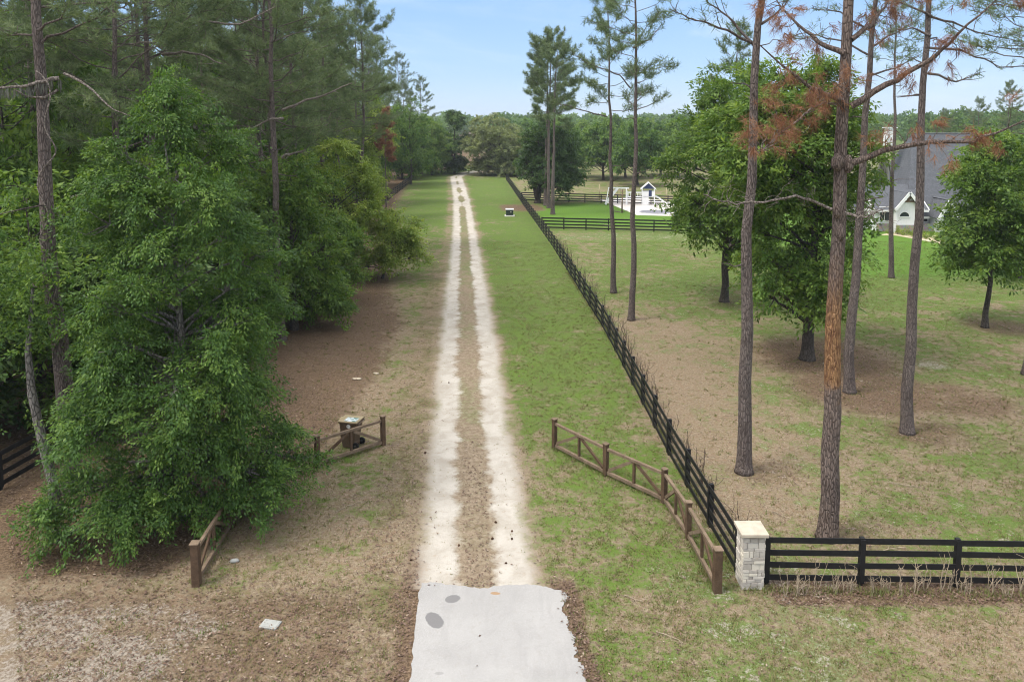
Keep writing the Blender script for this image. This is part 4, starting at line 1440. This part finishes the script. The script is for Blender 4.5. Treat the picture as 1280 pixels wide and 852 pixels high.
# ------------------------------------------------------------------ transformer box on the verge
b = G(637, 270)
root = empty('utility_box', b, 'dark green utility box with a white top on the right verge', 'utility box')
mb = MB()
mb.box((0, 0, .05), (1.25, 1.1, .14))
mb.build('concrete_pad', plain_mat('pad_concrete', (.55, .53, .5), .9, .1, .1, 5), root, bevel=.02)
M['ugreen'] = plain_mat('dark_green_steel', (.025, .04, .03), .5, .3, .1, 3)
mb = MB()
mb.box((0, 0, .48), (.92, .8, .72))
mb.build('cabinet', M['ugreen'], root, bevel=.02)
mb = MB()
mb.add([(-.5, -.46, .842), (.5, -.46, .842), (.5, .44, .842), (-.5, .44, .842), (-.5, -.46, .88), (.5, -.46, .88), (.5, .44, .93), (-.5, .44, .93)],
       [(3, 2, 1, 0), (0, 1, 5, 4), (1, 2, 6, 5), (2, 3, 7, 6), (3, 0, 4, 7), (4, 5, 6, 7)])
mb.build('top', plain_mat('white_steel', (.75, .75, .74), .4, .3, .05), root, bevel=.01)
mb = MB()
mb.box((.16, -.41, .55), (.16, .012, .1))
mb.build('warning_plate', plain_mat('pale_plate', (.5, .5, .45), .5), root)
mb = MB()
mb.box((-.02, -.408, .45), (.012, .012, .6))
mb.box((-.08, -.42, .5), (.03, .03, .12))
mb.build('door_handle', M['rubber'], root)

# ------------------------------------------------------------------ things lying on the ground
M['white_cover'] = plain_mat('white_cover', (.31, .31, .29), .7, .2, .1, 6)
b = G(338, 781)
root = empty('utility_cover', b, 'white square cover flush in the bare ground left of the lane', 'utility cover', rz=R(-12))
mb = MB()
mb.box((0, 0, .02), (.44, .3, .05))
mb.build('frame', M['white_cover'], root, bevel=.012)
mb = MB()
mb.box((0, 0, .049), (.39, .25, .01))
li = mb.build('lid', M['white_cover'], root, bevel=.003)


def rock(loc, r_, label, seed, sq=.55, m_='white_cover'):
    rr_ = np.random.default_rng(seed)
    mb_ = MB()
    nu, nv = 10, 7
    V = []
    for j in range(nv):
        ph = math.pi * j / (nv - 1)
        for i in range(nu):
            th = 2 * math.pi * i / nu
            k_ = r_ * (1 + .22 * math.sin(2 * th + seed) * math.sin(ph) + rr_.normal() * .07)
            V.append((k_ * math.sin(ph) * math.cos(th), k_ * .8 * math.sin(ph) * math.sin(th), k_ * sq * math.cos(ph) + r_ * sq * .6))
    fs = [(j * nu + i, (j + 1) * nu + i, (j + 1) * nu + (i + 1) % nu, j * nu + (i + 1) % nu) for j in range(nv - 1) for i in range(nu)]
    mb_.add(V, fs)
    o_ = mb_.build('stone', M[m_], None, True)
    o_.location = tuple(loc)
    return tag(o_, label, 'stone')


rock(G(293, 702), .11, 'small pale stone on the leaf litter beside the left gate wing', 1)
M['tan_stone'] = plain_mat('tan_stone', (.42, .36, .27), .9, .1, .2, 8)
rock(G(446, 474), .2, 'flat pale stone on the brown leaf litter behind the bin', 2, .25, 'tan_stone')
rock(G(470, 467), .15, 'smaller flat pale stone right of another behind the bin', 3, .25, 'tan_stone')

# pine cones on the lane
def cone_mesh():
    mb_ = MB()
    rr_ = np.random.default_rng(9)
    prof_ = [(0, .012), (.02, .035), (.045, .042), (.075, .036), (.1, .022), (.12, .006)]
    mb_.tube([(x_, 0, .03) for x_, _ in prof_], [q_ * .75 for _, q_ in prof_], 8)
    for ring in range(7):
        x_ = .012 + ring * .015
        rad = np.interp(x_, [p_[0] for p_ in prof_], [p_[1] for p_ in prof_])
        for k_ in range(8):
            a_ = k_ / 8 * 6.28 + ring * .4
            c_ = np.array([x_, math.cos(a_) * rad * .7, math.sin(a_) * rad * .7 + .03])
            t_ = np.array([x_ + .012, math.cos(a_) * rad * 1.25, math.sin(a_) * rad * 1.25 + .03])
            s_ = np.array([0, -math.sin(a_), math.cos(a_)]) * .009
            mb_.add([c_ - s_, c_ + s_, t_ + s_ * .8, t_ - s_ * .8, c_ + np.array([.008, 0, 0])], [(0, 1, 2, 3), (0, 3, 4), (1, 4, 2), (2, 4, 3)])
    return mb_


co = cone_mesh().build('pine_cone', plain_mat('cone_brown', (.09, .05, .03), .9, .1, .3, 20))
tag(co, 'brown pine cone lying on the pale lane', 'pine cone', 'pine cones on the lane')
cone_px = [(573, 683), (617, 673), (618, 653), (639, 665), (640, 673), (634, 704), (533, 566), (561, 479), (512, 700)]
for i, p in enumerate(cone_px):
    o = co if i == 0 else co.copy()
    if i:
        COL.objects.link(o)
    g0 = G(*p)
    o.location = (g0[0], g0[1], .006)
    o.rotation_euler = (0, 0, rng.random() * 6.28)
    s = rng.uniform(.55, .8)
    o.scale = (s, s, s)


# dry twigs dropped by the pines
rr_ = np.random.default_rng(12)
tw = []
for i in range(3):
    mb_ = MB()
    p_ = wob((0, 0, .03), (.9 + .3 * i, .1, .03), 7, .25, rr_)
    p_[:, 2] = .03 + np.abs(rr_.normal(size=7)) * .02
    mb_.tube(p_, np.linspace(.022, .008, 7), 6)
    for k_ in (2, 3, 5):
        e_ = p_[k_] + np.array([.25, rr_.choice([-1, 1]) * .22, .02])
        mb_.tube(wob(p_[k_], e_, 4, .3, rr_), np.linspace(.011, .005, 4), 5)
    tw.append(mb_.build('fallen_twig', M['twig']))
for i, p_ in enumerate([(1010, 560), (905, 520), (1150, 610), (965, 640), (1100, 690), (1210, 560), (880, 450), (820, 790), (420, 640), (150, 770), (430, 500), (1075, 545), (780, 745), (470, 640)]):
    o = tw[i] if i < 3 else tw[i % 3].copy()
    if i >= 3:
        COL.objects.link(o)
    g0 = G(*p_)
    o.location = (g0[0], g0[1], .01)
    o.rotation_euler = (0, 0, rr_.random() * 6.28)
    s = rr_.uniform(.35, .7)
    o.scale = (s, s, s)
    tag(o, 'dry twig lying in the grass under the pines', 'twig', 'dry twigs lying in the grass')

# ------------------------------------------------------------------ bare shrubs along the fences
def bare_shrub(seed, H, stems, m_, name='bare_shrub', spread=.35):
    rr_ = np.random.default_rng(seed)
    mb_ = MB()
    for s in range(stems):
        a_ = rr_.random() * 6.28
        l_ = H * rr_.uniform(.55, 1.1)
        q_ = np.array([math.cos(a_) * spread * rr_.random() * l_, math.sin(a_) * spread * rr_.random() * l_, l_])
        b_ = np.array([rr_.normal() * .06, rr_.normal() * .06, 0])
        sp_ = wob(b_, b_ + q_, 7, .25, rr_)
        mb_.tube(sp_, np.linspace(.013, .006, 7), 5)
        for k_ in range(rr_.integers(2, 5)):
            p_ = sp_[rr_.integers(2, 7)]
            e_ = p_ + np.array([rr_.normal() * .14, rr_.normal() * .14, rr_.uniform(.08, .25)]) * (H / .8)
            mb_.tube(wob(p_, e_, 4, .3, rr_), np.linspace(.007, .004, 4), 4)
    return mb_.build(name, m_)


SG = 'bare shrubs in the bed along the front fence'
sh = [bare_shrub(400 + i, (1.0, .95, .5)[i], (3, 4, 8)[i], M['twig']) for i in range(3)]
for i in range(30):
    o = sh[i] if i < 3 else sh[i % 3].copy()
    if i >= 3:
        COL.objects.link(o)
    x_ = pil[0] + .7 + i * .33 + rng.normal() * .08
    o.location = (x_, pil[1] - .33 - .02 * (x_ - pil[0]) + rng.normal() * .12, 0)
    o.rotation_euler = (0, 0, rng.random() * 6.28)
    s = rng.uniform(.6, 1.05)
    o.scale = (s, s, s)
    tag(o, 'leafless tan shrub in the bed along the front black fence', 'shrub', SG)
SG2 = 'dark bare bushes along the field side of the long fence'
sh = [bare_shrub(420 + i, 1.25, 5, M['dark_twig'], 'bare_bush', .22) for i in range(3)]
yy = 20.4
i = 0
while yy < 72:
    o = sh[i] if i < 3 else sh[i % 3].copy()
    if i >= 3:
        COL.objects.link(o)
    o.location = (fence_x(yy) + .42 + rng.normal() * .08, yy, 0)
    o.rotation_euler = (0, 0, rng.random() * 6.28)
    s = rng.uniform(.75, 1.15)
    o.scale = (s, s, s)
    tag(o, 'leafless dark bush along the field side of the long fence', 'shrub', SG2)
    yy += rng.uniform(.9, 2.2)
    i += 1

# ------------------------------------------------------------------ play lawn
pp = [G(x_, y_) for (x_, y_) in ((750, 250), (772, 259), (796, 269), (835, 270), (874, 269.5), (852, 259), (833, 251), (790, 247))]
mb = MB()
k = len(pp)
mb.add([(p[0], p[1], .03) for p in pp] + [(p[0], p[1], -.05) for p in pp], [tuple(range(k - 1, -1, -1)) if False else tuple(range(k))] + [(i, (i + 1) % k, k + (i + 1) % k, k + i) for i in range(k)])
o = mb.build('play_area', plain_mat('pale_sand', (.62, .57, .52), .95, .05, .08, 2))
o['kind'] = 'structure'
M['white'] = plain_mat('white_paint', (.78, .78, .78), .5, .3, .04, 2)
M['navy'] = plain_mat('navy_shingle', (.03, .045, .11), .6, .3, .15, 6)
b = G(810, 256)
root = empty('playset', b, 'white play tower with a navy roof, slide and swing frame on pale sand', 'playset', rz=R(-8))
T = 1.05
for sx in (-1, 1):
    for sy in (-1, 1):
        mb = MB()
        mb.box((sx * .85, sy * .75, 1.2), (.14, .14, 2.4))
        mb.build('post', M['white'], root)
mb = MB()
mb.box((0, 0, 1.2), (1.56, 1.36, .1))
mb.build('deck', M['white'], root)
for sy in (-1, 1):
    mb = MB()
    mb.box((0, sy * .75, 1.62), (1.56, .05, .7))
    mb.build('side_panel', M['white'], root)
mb = MB()
mb.box((-.35, -.75, .6), (.8, .06, 1.1))
mb.build('lower_panel', M['white'], root)
mb = MB()
mb.box((.25, -.79, 1.75), (.42, .03, .9))
mb.build('dark_opening', M['navy'], root)
# roof: two slopes, gable to the front
mb = MB()
for s in (-1, 1):
    V = [(s * 1.08, -.95, 2.3), (0, -.95, 3.25), (0, .95, 3.25), (s * 1.08, .95, 2.3)]
    V2 = [(a_, b_, c_ - .07) for a_, b_, c_ in V]
    mb.add(V + V2, [(0, 1, 2, 3), (7, 6, 5, 4), (0, 4, 5, 1), (1, 5, 6, 2), (2, 6, 7, 3), (3, 7, 4, 0)])
mb.build('roof', M['white'], root)
mb = MB()
mb.add([(-.9, -.8, 2.35), (.9, -.8, 2.35), (0, -.8, 3.1), (-.9, -.76, 2.35), (.9, -.76, 2.35), (0, -.76, 3.1)], [(0, 1, 2), (5, 4, 3), (0, 3, 4, 1), (1, 4, 5, 2), (2, 5, 3, 0)])
mb.build('gable', M['navy'], root)
# slide
mb = MB()
pts = [(.95, 0, 1.22), (1.5, 0, .95), (2.2, 0, .42), (2.7, 0, .16), (3.1, 0, .12)]
for a_, c_ in zip(pts[:-1], pts[1:]):
    mb.bar(a_, c_, .55, .05)
    for s in (-1, 1):
        mb.bar((a_[0], s * .29, a_[2] + .08), (c_[0], s * .29, c_[2] + .08), .04, .2)
mb.build('slide', M['white'], root)
# bridge and second frame
mb = MB()
mb.box((-1.9, 0, 1.1), (1.9, .9, .09))
for s in (-1, 1):
    mb.box((-1.9, s * .45, 1.75), (1.9, .05, .08))
    for k_ in range(8):
        mb.box((-2.75 + k_ * .245, s * .45, 1.42), (.05, .05, .58))
mb.build('bridge', M['white'], root)
mb = MB()
for s in (-1, 1):
    mb.box((-2.95, s * .5, .95), (.12, .12, 1.9))
    mb.box((-1.9, s * .5, .55), (.1, .1, 1.05))
mb.build('bridge_legs', M['white'], root)
mb = MB()
mb.box((-4.2, 0, 2.35), (3.0, .14, .16))
mb.build('swing_beam', M['white'], root)
for s in (-1, 1):
    for e_ in (-5.6, -3.1):
        mb = MB()
        mb.bar((e_, s * .06, 2.4), (e_ - (.35 if e_ < -4 else 0), s * 1.1, 0), .11, .11, (1, 0, 0))
        mb.build('swing_leg', M['white'], root)
for e_ in (-5.0, -4.1):
    mb = MB()
    for s in (-1, 1):
        mb.tube([(e_ + s * .2, 0, 2.28), (e_ + s * .2, 0, .55)], .012, 5)
    mb.box((e_, 0, .54), (.46, .2, .04))
    mb.build('swing', M['navy'], root)
mb = MB()
mb.bar((-6.0, -.55, .05), (-4.3, -.55, 2.3), 1.3, .08)
for s in (-1, 1):
    mb.bar((-6.0, -.55 + s * .68, .12), (-4.3, -.55 + s * .68, 2.42), .05, .3)
mb.build('climbing_wall', M['white'], root)

b = G(819, 265.5)
root = empty('ground_disc', b, 'round grey trampoline sunk level in the pale sand', 'disc')  # flat grey disc with a paler rim, level with the sand
mb = MB()
th = np.linspace(0, 2 * math.pi, 32, endpoint=False)
V = [(1.95 * math.cos(t), 1.95 * math.sin(t), .05) for t in th] + [(1.95 * math.cos(t), 1.95 * math.sin(t), .02) for t in th]
mb.add(V, [tuple(range(32))] + [(i, 32 + i, 32 + (i + 1) % 32, (i + 1) % 32) for i in range(32)])
mb.build('mat', plain_mat('grey_disc', (.2, .2, .22), .8, .2, .1, 3), root)
mb = MB()
mb.tube([(2.02 * math.cos(t), 2.02 * math.sin(t), .05) for t in np.linspace(0, 2 * math.pi, 33)], .06, 6)
mb.build('rim', plain_mat('pale_grey_rim', (.4, .4, .42), .7), root)

M['pale_post'] = plain_mat('pale_timber', (.42, .36, .22), .85, .15, .15, 3)
for (x_, y_, hh, lab) in ((833, 252, 2.4, 'pale timber pole at the right corner of the sand pad'), (749, 248, 2.2, 'pale timber pole at the left corner of the sand pad'),
                          (777.5, 266, 3.0, 'grey timber pole in front of the swing frame')):
    b = G(x_, y_)
    root = empty('timber_pole', b, lab, 'pole')
    mb = MB()
    mb.tube([(0, 0, -.05), (0, 0, hh * .5), (.01, 0, hh)], [.1, .09, .085], 10)
    mb.build('shaft', M['pale_post'] if x_ != 777.5 else M['grey_wood'], root, True)
    mb = MB()
    mb.tube([(.01, 0, hh + .001), (.01, 0, hh + .05)], [.1, .06], 10)
    mb.build('cap', M['grey_wood'], root)

# ------------------------------------------------------------------ white house
hb = G(1134, 290)                       # middle of the front gable, at the ground
hY = hb[1]
kx = hY / F


def hx(px_):
    return (px_ - CX) / F * hY - hb[0]


def hz(py_, dy=0.0):
    return P(640, py_, hY + dy)[2]


root = empty('white_house', (hb[0], hY, 0), 'white house with steep dark grey roofs and a stone base', 'house')
m, n = mat('white_board_and_batten')
pos = n.new('ShaderNodeNewGeometry').outputs['Position']
wv = n.new('ShaderNodeTexWave', bands_direction='X')
wv.inputs['Scale'].default_value = 1.2
n.link(pos, wv.inputs['Vector'])
bt = n.smooth(wv.outputs['Fac'], .86, .95)
col = n.mix(n.noise(pos, 2, 3), (.72, .72, .73), (.79, .79, .79))
n.out(n.principled(col, .6, .25, n.bump(bt, .6, .04)))
M['siding'] = m
m, n = mat('grey_shingle')
pos = n.new('ShaderNodeTexCoord').outputs['Object']
bk_ = n.new('ShaderNodeTexBrick')
bk_.inputs['Scale'].default_value = 3.0
bk_.inputs['Color1'].default_value = (.075, .08, .09, 1)
bk_.inputs['Color2'].default_value = (.12, .125, .14, 1)
bk_.inputs['Mortar'].default_value = (.05, .05, .055, 1)
n.link(pos, bk_.inputs['Vector'])
col = n.mix(n.math('MULTIPLY', n.noise(pos, 1.2, 4), .5), bk_.outputs['Color'], (.13, .135, .15))
n.out(n.principled(col, .85, .2))
M['shingle'] = m
m, n = mat('rubble_stone')
pos = n.new('ShaderNodeTexCoord').outputs['Object']
v = n.new('ShaderNodeTexVoronoi')
v.inputs['Scale'].default_value = 4.0
n.link(pos, v.inputs['Vector'])
n.out(n.principled(n.mix(n.noise(pos, 6, 4), n.mix(.25, (.2, .17, .15), v.outputs['Color']), (.28, .24, .21)), .9, .1))
M['rubble'] = m
M['glass'] = plain_mat('dark_window', (.03, .035, .045), .1, .5, .1)
M['timber'] = plain_mat('brown_truss', (.15, .1, .065), .8, .2, .2, 3)


def slab(mb_, a_, b_, c_, d_, t_=.18):
    """thick sheet from four corners"""
    V = [np.array(p, float) for p in (a_, b_, c_, d_)]
    nn = norm(np.cross(V[1] - V[0], V[3] - V[0]))
    if nn[2] < 0:
        nn = -nn
    mb_.add([p for p in V] + [p - nn * t_ for p in V], [(0, 1, 2, 3), (7, 6, 5, 4), (0, 4, 5, 1), (1, 5, 6, 2), (2, 6, 7, 3), (3, 7, 4, 0)])


def block(x0, x1, y0, y1, ze, zr, axis, ov=.45, hip=0.0):
    """gabled block: walls, roof"""
    mb_ = MB()
    if axis == 'x':
        ym = (y0 + y1) / 2
        for x_ in (x0, x1):
            if hip and x_ == x0:
                mb_.add([(x_, y0, 0), (x_, y1, 0), (x_, y1, ze), (x_, y0, ze)], [(0, 1, 2, 3)])
            else:
                mb_.add([(x_, y0, 0), (x_, y1, 0), (x_, y1, ze), (x_, ym, zr - .12), (x_, y0, ze)], [(0, 1, 2, 3, 4)])
        for y_ in (y0, y1):
            mb_.add([(x0, y_, 0), (x1, y_, 0), (x1, y_, ze), (x0, y_, ze)], [(0, 1, 2, 3)])
        w_ = mb_.build('wall', M['siding'], root)
        mb_ = MB()
        sl_ = (zr - ze) / (ym - y0)
        for s_, y_ in ((-1, y0), (1, y1)):
            slab(mb_, (x0 - ov, y_ + s_ * ov, ze - sl_ * ov), (x1 + ov, y_ + s_ * ov, ze - sl_ * ov), (x1 + ov, ym, zr), (x0 - ov + hip, ym, zr))
        if hip:
            ya, yb, zz = y0 - ov, y1 + ov, ze - sl_ * ov
            A_, B_, C_ = (x0 - ov, ya, zz), (x0 - ov, yb, zz), (x0 - ov + hip, ym, zr)
            dn = np.array([0.05, 0, -.18])
            mb_.add([A_, B_, C_] + [np.array(q_) + dn for q_ in (A_, B_, C_)], [(0, 2, 1), (3, 4, 5), (0, 1, 4, 3)])
        rf_ = mb_.build('roof', M['shingle'], root)
        mb_ = MB()
        for x_ in (x1 + ov + .05,) if hip else (x0 - ov - .05, x1 + ov + .05):
            for s_, y_ in ((-1, y0), (1, y1)):
                mb_.bar((x_, y_ + s_ * ov, ze - sl_ * ov - .12), (x_, ym, zr - .1), .08, .3)
        for s_, y_ in ((-1, y0), (1, y1)):
            mb_.bar((x0 - ov, y_ + s_ * (ov + .05), ze - sl_ * ov - .14), (x1 + ov, y_ + s_ * (ov + .05), ze - sl_ * ov - .14), .1, .22)
        mb_.build('fascia', M['white'], rf_)
    else:
        xm = (x0 + x1) / 2
        for y_ in (y0, y1):
            mb_.add([(x0, y_, 0), (x1, y_, 0), (x1, y_, ze), (xm, y_, zr - .12), (x0, y_, ze)], [(0, 1, 2, 3, 4)])
        for x_ in (x0, x1):
            mb_.add([(x_, y0, 0), (x_, y1, 0), (x_, y1, ze), (x_, y0, ze)], [(0, 1, 2, 3)])
        w_ = mb_.build('wall', M['siding'], root)
        mb_ = MB()
        sl_ = (zr - ze) / (xm - x0)
        for s_, x_ in ((-1, x0), (1, x1)):
            slab(mb_, (x_ + s_ * ov, y0 - ov, ze - sl_ * ov), (x_ + s_ * ov, y1, ze - sl_ * ov), (xm, y1, zr), (xm, y0 - ov, zr))
        rf_ = mb_.build('roof', M['shingle'], root)
        mb_ = MB()
        for s_, x_ in ((-1, x0), (1, x1)):
            mb_.bar((x_ + s_ * ov, y0 - ov - .05, ze - sl_ * ov - .12), (xm, y0 - ov - .05, zr - .1), .08, .3, (0, 1, 0) if False else (0, 0, 1))
        mb_.build('fascia', M['white'], rf_)
    return w_, rf_


# left wing, front gable, tall main block, right gables
w1, r1 = block(hx(1103), hx(1160), .6, 7.0, hz(258, .6), hz(230, 3.8), 'x')
gx0, gx1 = hx(1121), hx(1149)
w2, r2 = block(gx0, gx1, -.5, 3.5, hz(256), hz(239), 'y', .3)
w3, r3 = block(hx(1150), hx(1262), 1.6, 12.5, hz(262, 1.6), hz(166, 7.0), 'x', hip=3.2)
w4, r4 = block(hx(1176), hx(1196), -.4, 5.0, hz(266), hz(248), 'y', .3)
w5, r5 = block(hx(1213), hx(1240), -.6, 5.0, hz(262), hz(238), 'y', .3)
w6, r6 = block(hx(1083) + .3, hx(1103) - .06, 3.2, 9.6, hz(258, 3.2), hz(236, 6), 'x', .3)
for (x0, x1, y_) in ((gx0, gx1, -.5), (hx(1103), gx0, .6), (gx1, hx(1176), .6)):
    mb = MB()
    mb.box(((x0 + x1) / 2, y_ - .06, .42), (x1 - x0 - .01, .12, .84))
    mb.build('stone_base', M['rubble'], root)
# truss in the front gable
mb = MB()
gm = (gx0 + gx1) / 2
zt, zb = hz(240), hz(251)
hw = (gx1 - gx0) * .36
mb.bar((gm - hw, -.57, zb), (gm + hw, -.57, zb), .1, .16)
mb.bar((gm, -.57, zb), (gm, -.57, zt - .3), .09, .15, (1, 0, 0))
for s in (-1, 1):
    mb.bar((gm, -.58, zb + .1), (gm + s * hw * .45, -.58, zb + .62), .08, .13)
mb.build('gable_truss', M['timber'], w2)
# arch window
mb = MB()
ac, ar = hz(270), (hx(1137) - hx(1125)) / 2
axc = hx(1131)
th = np.linspace(0, math.pi, 15)
V = [(axc + ar * math.cos(t), -.53, ac + ar * .95 * math.sin(t)) for t in th]
V2 = [(a_, -.48, c_) for a_, _, c_ in V]
k = len(V)
mb.add(V + V2, [tuple(range(k)), tuple(range(2 * k - 1, k - 1, -1))] + [(i, (i + 1) % k, k + (i + 1) % k, k + i) for i in range(k)])
wd = mb.build('arch_window', M['glass'], w2)
mb = MB()
mb.tube([(axc + (ar + .04) * math.cos(t), -.54, ac + (ar + .04) * .95 * math.sin(t)) for t in th] , .05, 6)
mb.bar((axc - ar - .08, -.54, ac - .03), (axc + ar + .08, -.54, ac - .03), .08, .08)
mb.build('frame', M['white'], wd)
for (x_, y_, z_, w_, h_) in ((hx(1112), .53, 1.9, 1.0, 1.4), (hx(1158), 1.53, 1.7, .9, 1.5), (hx(1168), 1.53, 1.7, .9, 1.5), (hx(1186), -.47, 1.6, 1.0, 1.3), (hx(1227), -.67, 1.7, 1.2, 1.5)):
    mb = MB()
    mb.box((x_, y_, z_), (w_, .05, h_))
    wd = mb.build('window', M['glass'], root)
    mb = MB()
    for s in (-1, 1):
        mb.box((x_ + s * (w_ / 2 + .05), y_ - .02, z_), (.1, .08, h_ + .2))
        mb.box((x_, y_ - .021, z_ + s * (h_ / 2 + .05)), (w_ - .002, .08, .1))
    mb.box((x_, y_ - .022, z_), (.05, .06, h_ - .01))
    mb.build('frame', M['white'], wd)
mb = MB()
mb.box((hx(1151), 7.0, hz(172, 7)), (1.0, .9, 2.2))
mb.box((hx(1151), 7.0, hz(172, 7) + 1.13), (1.25, 1.1, .12))
mb.build('chimney', M['white'], r3)

# planting bed in front of the house
pp = [G(x_, y_) for (x_, y_) in ((1098, 294), (1120, 294.5), (1150, 300), (1180, 306), (1205, 306), (1200, 300), (1180, 296), (1150, 293), (1120, 291))]
mb = MB()
k = len(pp)
mb.add([(p[0], p[1], .05) for p in pp] + [(p[0], p[1], -.05) for p in pp], [tuple(range(k))] + [(i, (i + 1) % k, k + (i + 1) % k, k + i) for i in range(k)])
o = mb.build('planting_bed', plain_mat('pale_mulch', (.5, .43, .3), .95, .05, .25, 8))
o['kind'] = 'structure'
r = np.random.default_rng(33)


def bed_shrub(seed):
    r = np.random.default_rng(seed)
    root_ = empty('bed_shrub', (0, 0, 0), 'small round shrub in the pale bed before the house', 'shrub', 'shrubs in the bed before the house')
    cc = norm(r.normal(size=(30, 3))) * r.uniform(.1, .35, (30, 1)) + np.array([0, 0, .36])
    V, t = clump_leaves(cc, r.uniform(.12, .2, 30), norm(cc - np.array([0, 0, .3])), 16, .1, r=r)
    V[:, 2] = np.maximum(V[:, 2], .06)
    np_mesh('foliage', V, 4, M['leaf_yellow'], t, root_)
    mb_ = MB()
    for k_ in range(4):
        mb_.tube(wob((0, 0, .0), cc[k_], 4, .2, r), [.02, .015, .01, .006], 5)
    mb_.build('stem', M['dark_twig'], root_)
    return root_


bs = bed_shrub(5)
spots = [(1112, 292.5), (1122, 293), (1129, 294.5), (1137, 294), (1142, 297), (1150, 296), (1157, 299), (1163, 297.5), (1170, 301), (1176, 299), (1184, 303), (1190, 301), (1197, 304)]
for i, (x_, y_) in enumerate(spots):
    p = G(x_, y_)
    if i == 0:
        bs.location = (p[0], p[1], 0)
    else:
        s = rng.uniform(.8, 1.4)
        copy_tree(bs, (p[0], p[1], 0), rng.random() * 6, (s, s, s), bs['label'], bs['group'])
pp = [G(x_, y_) for (x_, y_) in ((1205, 313), (1236, 317), (1300, 323), (1300, 325), (1234, 319), (1205, 315))]
mb = MB()
k = len(pp)
mb.add([(p[0], p[1], .02) for p in pp], [tuple(range(k))])
o = mb.build('path', plain_mat('pale_path', (.5, .47, .42), .95, .05, .1, 5))
o['kind'] = 'structure'

# ------------------------------------------------------------------ air
mb = MB()
mb.box((0, 480, 13), (2400, 1160, 28))
hz_o = mb.build('haze', None or bpy.data.materials.new('haze_air'))
hm = hz_o.data.materials[0]
hm.use_nodes = True
hm.node_tree.nodes.clear()
n = NT(hm.node_tree)
pv = n.new('ShaderNodeVolumePrincipled')
pv.inputs['Color'].default_value = (.82, .88, .95, 1)
pv.inputs['Density'].default_value = .0003
pv.inputs['Anisotropy'].default_value = .3
oo = n.new('ShaderNodeOutputMaterial')
n.link(pv.outputs[0], oo.inputs['Volume'])
tag(hz_o, 'thin pale air between the camera and the far wood', 'haze', kind='stuff')
hz_o.display_type = 'WIRE'

# ------------------------------------------------------------------ light
SUN_EL, SUN_AZ = R(60), R(-114)          # azimuth from +Y towards +X
w = bpy.data.worlds.new('World')
scene.world = w
w.use_nodes = True
w.node_tree.nodes.clear()
n = NT(w.node_tree)
sky = n.new('ShaderNodeTexSky', sky_type='NISHITA')
sky.sun_disc = False
sky.sun_elevation = SUN_EL
sky.sun_rotation = SUN_AZ
sky.altitude = 50
sky.air_density = 1.0
sky.dust_density = 0.4
sky.ozone_density = 1.5
tc = n.new('ShaderNodeTexCoord').outputs['Generated']
mp = n.new('ShaderNodeMapping')
mp.inputs['Scale'].default_value = (1, 1, 4.0)
n.link(tc, mp.inputs['Vector'])
cl = n.noise(mp.outputs[0], 2.4, 6, .6, .5)
sp = n.new('ShaderNodeSeparateXYZ')
n.link(tc, sp.inputs[0])
# low sky: pale blue air; bright white sheet added above the frame as soft fill
air = n.ramp(sp.outputs['Z'], [(0.0, (.31, .42, .56)), (0.06, (.23, .355, .545)), (.16, (.185, .315, .53))])
air = n.mix(1.0, air, (8.8, 8.8, 9.0), 'MULTIPLY')
col = n.mix(.8, sky.outputs['Color'], air)
wisp = n.math('MULTIPLY', n.smooth(cl, .45, .72), .5)
col = n.mix(wisp, col, (4.5, 5.0, 5.6))
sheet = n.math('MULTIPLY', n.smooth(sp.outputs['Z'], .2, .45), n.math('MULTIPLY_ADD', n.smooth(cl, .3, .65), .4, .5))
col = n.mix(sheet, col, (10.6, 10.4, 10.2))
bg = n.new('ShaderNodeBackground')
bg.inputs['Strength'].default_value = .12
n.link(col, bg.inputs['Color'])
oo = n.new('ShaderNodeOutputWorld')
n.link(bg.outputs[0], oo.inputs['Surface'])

sd = bpy.data.lights.new('sun', 'SUN')
sd.energy = 2.2
sd.angle = R(20)
sd.color = (1, .95, .88)
so = bpy.data.objects.new('sun', sd)
COL.objects.link(so)
dirv = Vector((math.sin(SUN_AZ) * math.cos(SUN_EL), math.cos(SUN_AZ) * math.cos(SUN_EL), math.sin(SUN_EL)))
so.rotation_euler = dirv.to_track_quat('Z', 'Y').to_euler()
so.location = (-30, 30, 60)

vs = scene.view_settings
vs.view_transform = 'Standard'
vs.look = 'None'
vs.gamma = 1
vs.use_curve_mapping = False
vs.exposure = 0.82
scene.cycles.max_bounces = 6
scene.cycles.diffuse_bounces = 3
scene.cycles.glossy_bounces = 2
scene.cycles.transmission_bounces = 4
scene.cycles.volume_bounces = 0
scene.cycles.use_adaptive_sampling = True
scene.cycles.adaptive_threshold = 0.02
scene.cycles.use_denoising = True
scene.cycles.sample_clamp_indirect = 4
scene.cycles.filter_width = 1.05
